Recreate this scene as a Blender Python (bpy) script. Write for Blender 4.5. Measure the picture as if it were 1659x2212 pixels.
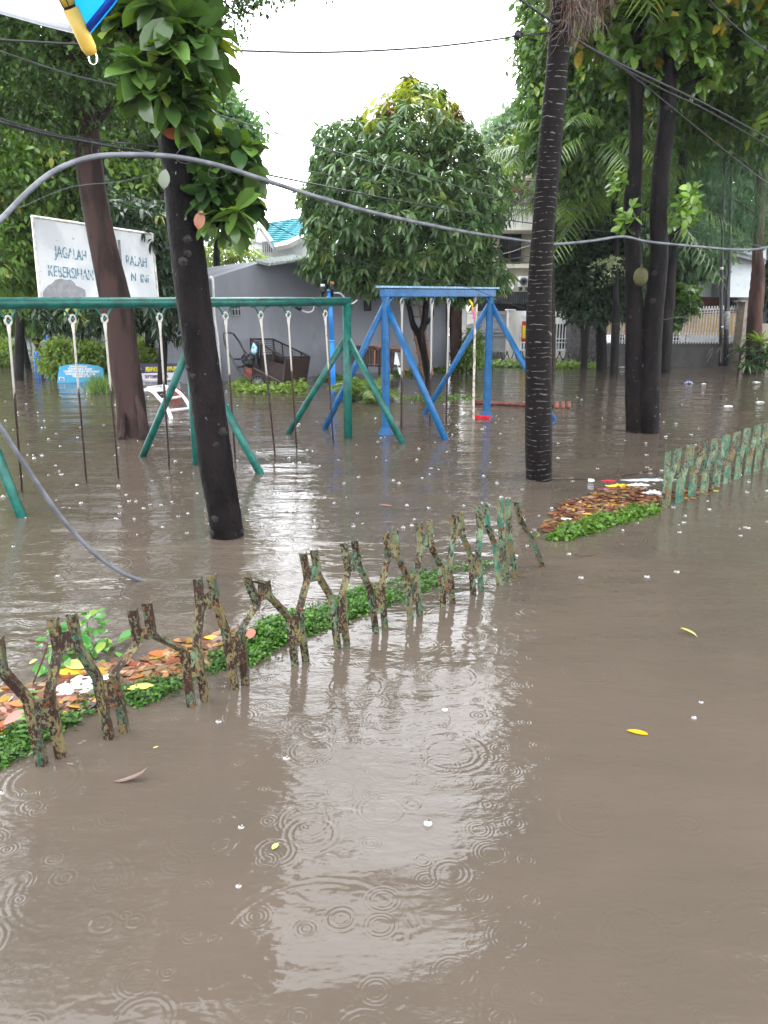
import bpy, math, random
import numpy as np
from mathutils import Vector, Matrix

random.seed(7)
rng = np.random.default_rng(7)
R = math.radians
for o in list(bpy.data.objects):
    bpy.data.objects.remove(o)
scene = bpy.context.scene
col = scene.collection

# ------------------------------------------------------------------ camera
EYE = 2.0                    # eye height over the flood water, metres
K = EYE / 1.5
PITCH = R(15)
FPX = 1736.0                 # focal length for an image 1659 x 2212
CX, CY = 829.5, 1106.0
cam_d = bpy.data.cameras.new("camera")
cam = bpy.data.objects.new("camera", cam_d)
col.objects.link(cam)
cam.location = (0, 0, EYE)
cam.rotation_euler = (R(90) - PITCH, 0, 0)
cam_d.sensor_fit = 'VERTICAL'
cam_d.sensor_height = 24
cam_d.sensor_width = 18
cam_d.lens = FPX / 2212 * 24
cam_d.clip_start = 0.05
cam_d.clip_end = 500
scene.camera = cam
scene.render.resolution_x = 768
scene.render.resolution_y = 1024

# ------------------------------------------------------------------ sky, sun, exposure
scene.view_settings.view_transform = 'Standard'
scene.view_settings.look = 'None'
scene.view_settings.gamma = 1
scene.view_settings.exposure = 0.0
SUN_EL, SUN_AZ = R(62), R(20)
world = bpy.data.worlds.new("World")
scene.world = world
world.use_nodes = True
wt = world.node_tree
wt.nodes.clear()
w_out = wt.nodes.new('ShaderNodeOutputWorld')
w_bg = wt.nodes.new('ShaderNodeBackground')
w_sky = wt.nodes.new('ShaderNodeTexSky')
w_sky.sky_type = 'NISHITA'
w_sky.sun_disc = False
w_sky.sun_elevation = SUN_EL
w_sky.sun_rotation = SUN_AZ
w_sky.air_density = 1.5
w_sky.dust_density = 3
w_noise = wt.nodes.new('ShaderNodeTexNoise')
w_noise.inputs['Scale'].default_value = 1.6
w_noise.inputs['Detail'].default_value = 4
w_ramp = wt.nodes.new('ShaderNodeMapRange')
w_ramp.inputs['From Min'].default_value = .3
w_ramp.inputs['From Max'].default_value = .7
w_ramp.inputs['To Min'].default_value = 44.0
w_ramp.inputs['To Max'].default_value = 54.0
w_comb = wt.nodes.new('ShaderNodeVectorMath')
w_comb.operation = 'SCALE'
w_comb.inputs[0].default_value = (.93, .96, 1.0)
w_mix = wt.nodes.new('ShaderNodeMixRGB')
w_mix.inputs[0].default_value = .88        # share of overcast cloud over the clear sky
wt.links.new(w_noise.outputs['Fac'], w_ramp.inputs['Value'])
wt.links.new(w_ramp.outputs[0], w_comb.inputs['Scale'])
wt.links.new(w_sky.outputs[0], w_mix.inputs[1])
wt.links.new(w_comb.outputs[0], w_mix.inputs[2])
wt.links.new(w_mix.outputs[0], w_bg.inputs['Color'])
w_bg.inputs['Strength'].default_value = 0.14
wt.links.new(w_bg.outputs[0], w_out.inputs[0])

sun_d = bpy.data.lights.new("sun", 'SUN')
sun_d.energy = 1.0
sun_d.angle = R(25)
sun_d.color = (1, .98, .94)
sun = bpy.data.objects.new("sun", sun_d)
col.objects.link(sun)
sun.location = (0, 0, 30)
sun.rotation_euler = Vector((math.sin(SUN_AZ) * math.cos(SUN_EL), math.cos(SUN_AZ) * math.cos(SUN_EL), math.sin(SUN_EL))).to_track_quat('Z', 'Y').to_euler()

# ------------------------------------------------------------------ measuring helpers
FWD = Vector((0, math.cos(PITCH), -math.sin(PITCH)))
UPV = Vector((0, math.sin(PITCH), math.cos(PITCH)))
EYEP = Vector((0, 0, EYE))


def ray(px, py):
    return FWD + Vector(((px - CX) / FPX, 0, 0)) - UPV * ((py - CY) / FPX)


def W(px, py, z=0.0):
    v = ray(px, py)
    return EYEP + v * ((z - EYE) / v.z)


def F(px, py, d):
    v = ray(px, py)
    return EYEP + v * (d * K / v.y)


def S(px, d):
    return px / FPX * d * K


def on(px, py, pl):
    v = ray(px, py)
    P0, n = pl
    return EYEP + v * ((P0 - EYEP).dot(n) / v.dot(n))


def vplane(A, B):
    d = (B - A)
    n = Vector((-d.y, d.x, 0)).normalized()
    return (A, n)


# ------------------------------------------------------------------ object helpers
def tag(o, label=None, cat=None, group=None, kind=None):
    if label: o['label'] = label
    if cat: o['category'] = cat
    if group: o['group'] = group
    if kind: o['kind'] = kind
    return o


def empty(name, loc, label=None, cat=None, group=None):
    o = bpy.data.objects.new(name, None)
    o.empty_display_size = .1
    o.location = loc
    col.objects.link(o)
    return tag(o, label, cat, group)


def depth_parent(o, parent):
    """parent a part whose mesh is written in world coordinates"""
    m = Matrix.Identity(4)
    p = parent
    while p is not None:
        m = p.matrix_parent_inverse @ p.matrix_basis @ m
        p = p.parent
    o.parent = parent
    o.matrix_parent_inverse = m.inverted()


def D0(px, py):
    return W(px, py).y / K


class MB:
    def __init__(s):
        s.v = []; s.f = []

    def quad(s, *pts):
        b = len(s.v); s.v += [tuple(p) for p in pts]; s.f.append(tuple(range(b, b + len(pts))))

    def box(s, c, size, rot=None):
        c = Vector(c); b = len(s.v)
        for dx in (-.5, .5):
            for dy in (-.5, .5):
                for dz in (-.5, .5):
                    p = Vector((dx * size[0], dy * size[1], dz * size[2]))
                    if rot is not None: p = rot @ p
                    s.v.append(tuple(c + p))
        for q in ((0, 1, 3, 2), (4, 6, 7, 5), (0, 4, 5, 1), (2, 3, 7, 6), (0, 2, 6, 4), (1, 5, 7, 3)):
            s.f.append(tuple(b + i for i in q))

    def prism(s, pts, off):
        off = Vector(off); n = len(pts); b = len(s.v)
        s.v += [tuple(p) for p in pts] + [tuple(Vector(p) + off) for p in pts]
        s.f.append(tuple(range(b, b + n))); s.f.append(tuple(range(b + 2 * n - 1, b + n - 1, -1)))
        for i in range(n):
            j = (i + 1) % n
            s.f.append((b + i, b + j, b + n + j, b + n + i))

    def rect(s, x0, y0, x1, y1, d, depth, front=0.0):
        """an upright box seen between two picture corners at distance d, running away from the viewer"""
        my = (y0 + y1) / 2
        a = F(x0, my, d); b = F(x1, my, d)
        zt = F((x0 + x1) / 2, y0, d).z; zb = F((x0 + x1) / 2, y1, d).z
        y = d * K - front
        s.box(((a.x + b.x) / 2, y + depth / 2, (zt + zb) / 2), (abs(b.x - a.x), depth, abs(zt - zb)))

    def tube(s, pts, rad, n=10, cap=True, jitter=0.0, flute=None):
        pts = [Vector(p) for p in pts]
        if not hasattr(rad, '__len__'): rad = [rad] * len(pts)
        b = len(s.v); u = None
        for i, p in enumerate(pts):
            t = (pts[min(i + 1, len(pts) - 1)] - pts[max(i - 1, 0)]).normalized()
            if u is None:
                u = t.orthogonal().normalized()
                u = (Vector((0, 1, 0)) - t * t.y)
                u = u.normalized() if u.length > .2 else t.orthogonal().normalized()
            else:
                u = (u - t * u.dot(t)).normalized()
            w = t.cross(u)
            for k in range(n):
                a = 2 * math.pi * k / n
                r = rad[i] * (1 + (random.uniform(-jitter, jitter) if jitter else 0))
                if flute: r *= flute(a, i / (len(pts) - 1))
                s.v.append(tuple(p + (u * math.cos(a) + w * math.sin(a)) * r))
        for i in range(len(pts) - 1):
            for k in range(n):
                k2 = (k + 1) % n
                s.f.append((b + i * n + k, b + i * n + k2, b + (i + 1) * n + k2, b + (i + 1) * n + k))
        if cap:
            s.f.append(tuple(b + k for k in range(n - 1, -1, -1)))
            s.f.append(tuple(b + (len(pts) - 1) * n + k for k in range(n)))

    def ball(s, c, r, n=8, m=6, sq=(1, 1, 1), half=False):
        c = Vector(c); b = len(s.v)
        lo = 0 if half else -math.pi / 2
        for i in range(m + 1):
            t = lo + (math.pi / 2 - lo) * i / m
            for k in range(n):
                a = 2 * math.pi * k / n
                s.v.append((c.x + r * sq[0] * math.cos(t) * math.cos(a), c.y + r * sq[1] * math.cos(t) * math.sin(a), c.z + r * sq[2] * math.sin(t)))
        for i in range(m):
            for k in range(n):
                k2 = (k + 1) % n
                s.f.append((b + i * n + k, b + i * n + k2, b + (i + 1) * n + k2, b + (i + 1) * n + k))

    def build(s, name, mat, parent=None, smooth=False, bevel=0.0):
        me = bpy.data.meshes.new(name)
        me.from_pydata(s.v, [], s.f)
        me.validate()
        me.update()
        if smooth: me.polygons.foreach_set('use_smooth', [True] * len(me.polygons))
        me.materials.append(mat)
        o = bpy.data.objects.new(name, me)
        col.objects.link(o)
        if bevel:
            m = o.modifiers.new('bevel', 'BEVEL'); m.width = bevel; m.segments = 2; m.limit_method = 'ANGLE'
        if parent is not None: depth_parent(o, parent)
        return o


def spline(pts, n=6):
    """Catmull-Rom through points (tuples of any length)"""
    P = [np.array(p, float) for p in pts]
    if len(P) < 3: return [tuple(p) for p in P] if n == 1 else [tuple(P[0] + (P[-1] - P[0]) * i / n) for i in range(n + 1)]
    Q = [2 * P[0] - P[1]] + P + [2 * P[-1] - P[-2]]
    out = []
    for i in range(1, len(Q) - 2):
        for k in range(n):
            t = k / n
            out.append(tuple(.5 * ((2 * Q[i]) + (-Q[i - 1] + Q[i + 1]) * t + (2 * Q[i - 1] - 5 * Q[i] + 4 * Q[i + 1] - Q[i + 2]) * t * t + (-Q[i - 1] + 3 * Q[i] - 3 * Q[i + 1] + Q[i + 2]) * t ** 3)))
    out.append(tuple(P[-1]))
    return out


# ------------------------------------------------------------------ materials
class NT:
    def __init__(s, name):
        s.m = bpy.data.materials.new(name); s.m.use_nodes = True
        s.t = s.m.node_tree; s.t.nodes.clear()
        s.out = s.n('ShaderNodeOutputMaterial')

    def n(s, typ, **kw):
        nd = s.t.nodes.new(typ)
        for k, v in kw.items(): setattr(nd, k, v)
        return nd

    def l(s, a, b): s.t.links.new(a, b)

    def put(s, sock, v):
        if isinstance(v, bpy.types.NodeSocket): s.l(v, sock)
        elif v is not None: sock.default_value = v

    def math(s, op, a, b=None, c=None, clamp=False):
        nd = s.n('ShaderNodeMath', operation=op, use_clamp=clamp)
        s.put(nd.inputs[0], a); s.put(nd.inputs[1], b); s.put(nd.inputs[2], c)
        return nd.outputs[0]

    def pos(s, sc=(1, 1, 1), off=(0, 0, 0)):
        g = s.n('ShaderNodeNewGeometry'); mp = s.n('ShaderNodeMapping')
        mp.inputs['Scale'].default_value = sc; mp.inputs['Location'].default_value = off
        s.l(g.outputs['Position'], mp.inputs[0]); return mp.outputs[0]

    def noise(s, vec, scale, detail=4, rough=.55, dist=0):
        nd = s.n('ShaderNodeTexNoise'); s.l(vec, nd.inputs['Vector'])
        nd.inputs['Scale'].default_value = scale; nd.inputs['Detail'].default_value = detail
        nd.inputs['Roughness'].default_value = rough; nd.inputs['Distortion'].default_value = dist
        return nd.outputs['Fac']

    def step(s, v, lo, hi):
        nd = s.n('ShaderNodeMapRange', interpolation_type='SMOOTHSTEP'); s.put(nd.inputs['Value'], v)
        nd.inputs['From Min'].default_value = lo; nd.inputs['From Max'].default_value = hi
        return nd.outputs[0]

    def mix(s, f, a, b):
        nd = s.n('ShaderNodeMixRGB'); s.put(nd.inputs[0], f)
        for i, c in ((1, a), (2, b)):
            s.put(nd.inputs[i], c if isinstance(c, bpy.types.NodeSocket) else (*c, 1))
        return nd.outputs[0]

    def bsdf(s, color, rough=.5, metal=0.0, spec=.5, normal=None):
        b = s.n('ShaderNodeBsdfPrincipled')
        s.put(b.inputs['Base Color'], color if isinstance(color, bpy.types.NodeSocket) else (*color, 1))
        s.put(b.inputs['Roughness'], rough); b.inputs['Metallic'].default_value = metal
        b.inputs['Specular IOR Level'].default_value = spec
        if normal is not None: s.l(normal, b.inputs['Normal'])
        return b

    def bump(s, h, dist, strength=1.0):
        nd = s.n('ShaderNodeBump'); nd.inputs['Strength'].default_value = strength; nd.inputs['Distance'].default_value = dist
        s.l(h, nd.inputs['Height']); return nd.outputs[0]

    def done(s, b):
        s.l(b.outputs[0], s.out.inputs['Surface']); return s.m


def M(name, c, c2=None, rough=.45, scale=6, lo=.42, hi=.6, bump=0.0, bscale=None, metal=0, stretch=(1, 1, 1), detail=5, c3=None, s3=25, lo3=.58, hi3=.66, spec=.28):
    t = NT(name); p = t.pos(stretch)
    n1 = t.noise(p, scale, detail)
    cc = t.mix(t.step(n1, lo, hi), c, c2 or tuple(x * .78 for x in c))
    if c3: cc = t.mix(t.step(t.noise(p, s3, 5), lo3, hi3), cc, c3)
    nrm = t.bump(t.noise(p, bscale or scale * 4, 6, .65), bump) if bump else None
    rg = t.math('MULTIPLY_ADD', n1, .25, rough - .12)
    return t.done(t.bsdf(cc, rg, metal, spec, nrm))


def leaf_mat(name, rough=.34, trans=.22, spec=.5):
    t = NT(name)
    a = t.n('ShaderNodeAttribute', attribute_name='tint')
    b = t.bsdf(a.outputs['Color'], rough, 0, spec)
    tr = t.n('ShaderNodeBsdfTranslucent')
    hs = t.n('ShaderNodeHueSaturation'); hs.inputs['Saturation'].default_value = 1.2; hs.inputs['Value'].default_value = 1.6
    hs.inputs['Hue'].default_value = .485
    t.l(a.outputs['Color'], hs.inputs['Color']); t.l(hs.outputs[0], tr.inputs['Color'])
    mx = t.n('ShaderNodeMixShader'); mx.inputs[0].default_value = trans
    t.l(b.outputs[0], mx.inputs[1]); t.l(tr.outputs[0], mx.inputs[2])
    return t.done(mx)


LEAF = leaf_mat('leaf', .36, .38, .3)
LEAF_GLOSSY = leaf_mat('leaf_glossy', .24, .28, .45)
LEAF_MATT = leaf_mat('leaf_fallen', .3, .05)


def fence_mat(name, rust, tone=0.0):
    t = NT(name)
    teal = (.010 + tone * .006, .065 + .06 * tone, .045 + .045 * tone); sage = (.085 + .04 * tone, .125 + .09 * tone, .075 + .05 * tone); olive = (.125, .095, .038); brown = (.026, .014, .011); orange = (.13, .05, .022); cream = (.3, .28, .17)
    big = t.noise(t.pos((1, 1, .5), (1, 2, 3)), 12, 5, .65)
    c = t.mix(t.step(t.noise(t.pos((1, 1, .6)), 20, 5, .65), .44, .56), teal, sage)
    c = t.mix(t.step(t.noise(t.pos((1, 1, .45), (3, 1, 7)), 15, 6, .7), .60 - rust * .2, .68 - rust * .17), c, olive)
    ch = t.math('ADD', t.math('MULTIPLY', t.noise(t.pos((1, 1, .6), (9, 4, 2)), 68, 7, .75), .65), t.math('MULTIPLY', big, .35))
    c = t.mix(t.step(ch, .575 - rust * .115, .59 - rust * .105), c, brown)
    rim = t.math('MULTIPLY', t.step(ch, .555 - rust * .115, .57 - rust * .11), t.math('SUBTRACT', 1.0, t.step(ch, .575 - rust * .115, .585 - rust * .11)))
    c = t.mix(t.math('MULTIPLY', rim, .55), c, cream)
    c = t.mix(t.step(t.noise(t.pos((1, 1, 1), (5, 8, 2)), 22, 5, .7), .61 - rust * .05, .68 - rust * .05), c, orange)
    h = t.math('SUBTRACT', t.math('MULTIPLY', t.noise(t.pos(), 80, 6, .7), .5), t.step(ch, .56 - rust * .115, .6 - rust * .105))
    return t.done(t.bsdf(c, .4, 0, .14, t.bump(h, .0025)))


MF = [fence_mat('fence_paint_rusty', .8, -.2), fence_mat('fence_paint_worn', .7, .35), fence_mat('fence_paint_green', .52, .5)]
KNOT = M('knot_bark', (.028, .024, .023), (.012, .01, .01), .5, 30, bump=.01, c3=(.07, .065, .06), s3=60, lo3=.6, hi3=.64, spec=.1)
GREEN = M('green_paint', (.004, .088, .068), (.004, .05, .042), .3, 9, bump=.002, c3=(.03, .05, .04), s3=40, lo3=.66, hi3=.7)
BLUE = M('blue_paint', (.005, .085, .22), (.004, .06, .165), .3, 9, bump=.001, c3=(.05, .08, .14), s3=35, lo3=.66, hi3=.72)
BLUE_BRIGHT = M('bright_blue_paint', (.015, .2, .62), (.02, .16, .5), .35, 6, c3=(.3, .06, .05), s3=4, lo3=.66, hi3=.7)
CONCRETE = M('grey_render', (.235, .24, .27), (.19, .195, .22), .75, .9, bump=.003, bscale=25, stretch=(1, 1, .35), c3=(.15, .15, .17), s3=2.2, lo3=.6, hi3=.75)
WHITE = M('white_paint', (.72, .72, .72), (.6, .6, .6), .5, 5)
WHITE_WET = M('white_worn_paint', (.68, .66, .64), (.5, .45, .4), .4, 25, c3=(.05, .025, .02), s3=60, lo3=.64, hi3=.67)
BLACK = M('black_plastic', (.012, .012, .014), None, .35, 10)
DARK = M('dark_grey', (.03, .03, .033), (.02, .02, .022), .6, 3)  # one even dark grey for window, vent, railing and lettering
RUST = M('brown_rust', (.035, .02, .017), (.02, .012, .012), .5, 20, c3=(.12, .05, .03), s3=30)


# ------------------------------------------------------------------ numpy foliage
def norm(a): return a / np.maximum(np.linalg.norm(a, axis=-1, keepdims=True), 1e-9)


T_LANCE = (np.array([(0, 0, 0), (.3, 1, .0), (.3, 0, -.03), (.3, -1, .0), (.7, .8, -.13), (.7, 0, -.16), (.7, -.8, -.13), (1, 0, -.34)], float),
           [(0, 2, 1), (0, 3, 2), (1, 2, 5, 4), (2, 3, 6, 5), (4, 5, 7), (5, 6, 7)])
T_DIAM = (np.array([(0, 0, 0), (.5, 1, .02), (.5, -1, .02), (1, 0, -.15)], float), [(0, 2, 1), (1, 2, 3)])
_a = [(0, 0, 0)]
for _x, _w in ((.14, .5), (.35, .9), (.6, 1), (.83, .68)):
    _z = -.22 * _x * _x
    _a += [(_x, _w, _z + .05), (_x, 0, _z), (_x, -_w, _z + .05)]
_a.append((1, 0, -.24))
T_BROAD = (np.array(_a, float), [(0, 2, 1), (0, 3, 2)] + [q for i in range(3) for q in ((1 + 3 * i, 2 + 3 * i, 5 + 3 * i, 4 + 3 * i), (2 + 3 * i, 3 + 3 * i, 6 + 3 * i, 5 + 3 * i))] + [(10, 11, 13), (11, 12, 13)])
T_STRIP = (np.array([(0, 1, 0), (0, -1, 0), (.5, .8, -.12), (.5, -.8, -.12), (1, 0, -.5)], float), [(0, 1, 3, 2), (2, 3, 4)])


def instances(name, mat, tmpl, O, D, U, L, Wd, C, parent=None, smooth=True, curl=1.0):
    """one mesh holding a copy of the leaf template at every origin O, pointing along D with its upper side towards U"""
    tv, tf = tmpl
    X = norm(D); Y = norm(np.cross(U, X)); Z = np.cross(X, Y)
    n = len(O); k = len(tv)
    L = np.broadcast_to(np.asarray(L, float), (n,))[:, None, None]; Wd = np.broadcast_to(np.asarray(Wd, float), (n,))[:, None, None]
    V = O[:, None, :] + tv[None, :, 0:1] * X[:, None, :] * L + tv[None, :, 1:2] * Y[:, None, :] * Wd + tv[None, :, 2:3] * Z[:, None, :] * L * curl
    V = V.reshape(-1, 3)
    li = np.array([i for f in tf for i in f]); ls = np.array([len(f) for f in tf])
    loops = (li[None, :] + (np.arange(n) * k)[:, None]).ravel()
    starts1 = np.concatenate([[0], np.cumsum(ls)[:-1]])
    starts = (starts1[None, :] + (np.arange(n) * len(li))[:, None]).ravel()
    me = bpy.data.meshes.new(name)
    me.vertices.add(len(V)); me.vertices.foreach_set('co', V.astype(np.float32).ravel())
    me.loops.add(len(loops)); me.loops.foreach_set('vertex_index', loops.astype(np.int32))
    me.polygons.add(len(starts)); me.polygons.foreach_set('loop_start', starts.astype(np.int32))
    me.update(calc_edges=True)
    if smooth: me.polygons.foreach_set('use_smooth', np.ones(len(starts), bool))
    at = me.attributes.new('tint', 'FLOAT_COLOR', 'POINT')
    cc = np.ones((n, k, 4), np.float32); cc[:, :, :3] = C[:, None, :]
    at.data.foreach_set('color', cc.ravel())
    me.materials.append(mat)
    o = bpy.data.objects.new(name, me); col.objects.link(o)
    if parent is not None: depth_parent(o, parent)
    return o


def tints(n, a, b, young=None, share=0.0, jit=.18):
    t = rng.random((n, 1)); c = np.array(a) * (1 - t) + np.array(b) * t
    c = c * (1 + rng.normal(size=(n, 1)) * jit)
    if young is not None:
        m = rng.random(n) < share
        c[m] = np.array(young) * (1 + rng.normal(size=(m.sum(), 1)) * .15)
    return np.clip(c, .004, 1)


def lobe(px, py, d, rx, ry, rd=None):
    c = F(px, py, d)
    a, b = S(rx, d), S(ry, d)
    return (np.array(c), np.array((a, rd if rd else min((a + b) / 2, 2.6), b)))


def sample(lobes, dens, shell=(.55, 1.0), gap=.0):
    P = []; N = []
    for i, (c, r) in enumerate(lobes):
        area = 4 * math.pi * ((r[0] * r[1]) ** 1.6 / 3 + (r[0] * r[2]) ** 1.6 / 3 + (r[1] * r[2]) ** 1.6 / 3) ** (1 / 1.6)
        n = max(4, int(area * dens))
        u = norm(rng.normal(size=(n, 3)))
        ph = rng.random(6) * 6.28
        lump = 1 + .13 * np.sin(u[:, 0] * 5 + ph[0]) * np.sin(u[:, 2] * 5 + ph[1]) + .1 * np.sin(u[:, 1] * 9 + ph[2]) * np.sin(u[:, 0] * 8 + u[:, 2] * 9 + ph[3])
        rr = (shell[0] + (shell[1] - shell[0]) * rng.random(n) ** .6) * lump
        if gap:
            hole = np.sin(u[:, 0] * 7 + ph[4]) * np.sin(u[:, 2] * 6.5 + ph[5]) + .3 * rng.normal(size=n)
            k = hole < 1 - gap * 1.2
            u, rr = u[k], rr[k]
        p = c + u * r * rr[:, None]
        keep = np.ones(len(p), bool)
        for j, (c2, r2) in enumerate(lobes):
            if j != i: keep &= (((p - c2) / r2) ** 2).sum(1) > .45
        P.append(p[keep]); N.append(norm(u / r)[keep])
    return np.concatenate(P), np.concatenate(N)


def crown(name, parent, lobes, kind='small', dens=30, c1=(.03, .07, .02), c2=(.06, .12, .03), young=None, share=0.0, size=1.0, mat=None, shell=(.5, 1.0), gap=0.0, yfun=None, zmin=.05):
    P, N = sample(lobes, dens, shell, gap)
    k = P[:, 2] > zmin; P, N = P[k], N[k]
    up = np.array([0, 0, 1.0])
    if kind == 'mango': m, L, wr, tm = 11, .25 * size, .13, T_LANCE
    elif kind == 'small': m, L, wr, tm = 9, .12 * size, .3, T_DIAM
    elif kind == 'mid': m, L, wr, tm = 9, .16 * size, .24, T_LANCE
    elif kind == 'jack': m, L, wr, tm = 8, .2 * size, .27, T_BROAD
    elif kind == 'needle': m, L, wr, tm = 46, .30 * size, .011, T_STRIP
    n = len(P)
    O = np.repeat(P, m, 0); A = np.repeat(N, m, 0)
    q = n * m
    rnd = norm(rng.normal(size=(q, 3)))
    if kind == 'mango':
        ax = norm(A * .7 + up * .5)
        rad = norm(np.cross(ax, rnd))
        el = rng.uniform(-.7, .75, (q, 1))
        D = norm(rad + ax * el + up * -.28)
        O = O + D * .03
    elif kind == 'jack':
        ax = norm(A * .8 + up * .6)
        rad = norm(np.cross(ax, rnd)); el = rng.uniform(-.5, 1.3, (q, 1))
        D = norm(rad + ax * el - up * .1)
    elif kind == 'needle':
        D = norm(rnd * np.array([.8, .8, .4]) + A * .5 - up * .75)
        O = O + rng.normal(size=(q, 3)) * np.array([.22, .22, .10]) * size
    else:
        O = O + rng.normal(size=(q, 3)) * (.11 * size)
        D = norm(rnd + A * .5 - up * .35)
    U = norm(up[None] + rng.normal(size=(q, 3)) * .35)
    Ls = L * rng.uniform(.65, 1.2, q)
    ct = tints(n, c1, c2, young, share, .15)
    if yfun is not None:
        msk = yfun(P); ct[msk] = tints(int(msk.sum()), *YOUNG)
    C = np.repeat(ct, m, 0) * (1 + rng.normal(size=(q, 1)) * .14)
    return instances(name, mat or (LEAF_GLOSSY if kind in ('mango', 'jack') else LEAF), tm, O, D, U, Ls, Ls * wr, np.clip(C, .003, 1), parent)


YOUNG = ((.28, .32, .05), (.20, .26, .05))


def trunk(name, parent, pts, d, mat, n=16, sub=6, rough=.05, flare=0.0, flute=None, below=True, knots=0, dd=None):
    """pts = picture points (x, y, width in px) at distance d; dd = optional distance for every point"""
    P = []
    for i, (x, y, w) in enumerate(pts):
        q = dd[i] if dd else d
        p = F(x, y, q)
        P.append((p.x, p.y, p.z, S(w / 2, q)))
    if below:
        p = P[0]; P.insert(0, (p[0] - (P[1][0] - p[0]) * .2, p[1], min(p[2], 0) - .4, p[3] * (1.08 + flare)))
    sp = spline(P, sub)
    mb = MB(); mb.tube([s[:3] for s in sp], [max(s[3], .004) for s in sp], n, True, rough, flute)
    tr_ = mb.build(name, mat, parent, True)
    for _ in range(knots):
        s_ = sp[random.randrange(sub, len(sp) - 2)]
        a = random.uniform(-2.7, -.4)
        nrm_ = Vector((math.cos(a), math.sin(a), 0))
        c = Vector(s_[:3]) + nrm_ * s_[3] * .97
        kr = s_[3] * random.uniform(.13, .26)
        tn = Vector((-nrm_.y, nrm_.x, 0))
        mb = MB()
        for rr_, th_ in ((1.0, .34), (.5, .32)):
            mb.tube([c + (tn * math.cos(t) * kr * rr_ * random.uniform(.85, 1.1) + Vector((0, 0, math.sin(t) * kr * rr_ * random.uniform(.6, .9)))) + nrm_ * kr * (.2 if rr_ < .8 else 0) for t in [i * math.pi / 5 for i in range(11)]], kr * th_, 6, False, .35)
        mb.build('knot', KNOT, tr_, True)
    return tr_


def branches(name, parent, mat, segs):
    mb = MB()
    for pts, d, r0, r1 in segs:
        P = [F(x, y, q if isinstance(d, (list, tuple)) else d) for (x, y), q in zip(pts, d if isinstance(d, (list, tuple)) else [d] * len(pts))]
        sp = spline([tuple(p) for p in P], 5)
        n = len(sp)
        mb.tube(sp, [S(r0 + (r1 - r0) * i / (n - 1), d if not isinstance(d, (list, tuple)) else d[0]) for i in range(n)], 8, True, .06)
    return mb.build(name, mat, parent, True)


def text(name, s, mat, parent, M4, size, shear=0.0, thick=0.0, extrude=.002, sx=1.0, align='LEFT'):
    cu = bpy.data.curves.new(name, 'FONT'); cu.body = s; cu.size = size; cu.shear = shear; cu.offset = thick; cu.extrude = extrude; cu.align_x = align
    o = bpy.data.objects.new(name + '_tmp', cu); col.objects.link(o)
    dg = bpy.context.evaluated_depsgraph_get(); dg.update()
    me = bpy.data.meshes.new_from_object(o.evaluated_get(dg)); bpy.data.objects.remove(o)
    me.name = name
    me.transform(M4 @ Matrix.Diagonal((sx, 1, 1, 1)))
    me.materials.clear(); me.materials.append(mat)
    ob = bpy.data.objects.new(name, me); col.objects.link(ob)
    if parent is not None: depth_parent(ob, parent)
    return ob


def frame(o, x, y):
    """4x4 with text x axis, text up axis"""
    x = x.normalized(); y = (y - x * y.dot(x)).normalized(); z = x.cross(y)
    m = Matrix.Identity(4)
    for i in range(3): m[i][0], m[i][1], m[i][2], m[i][3] = x[i], y[i], z[i], o[i]
    return m


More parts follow.
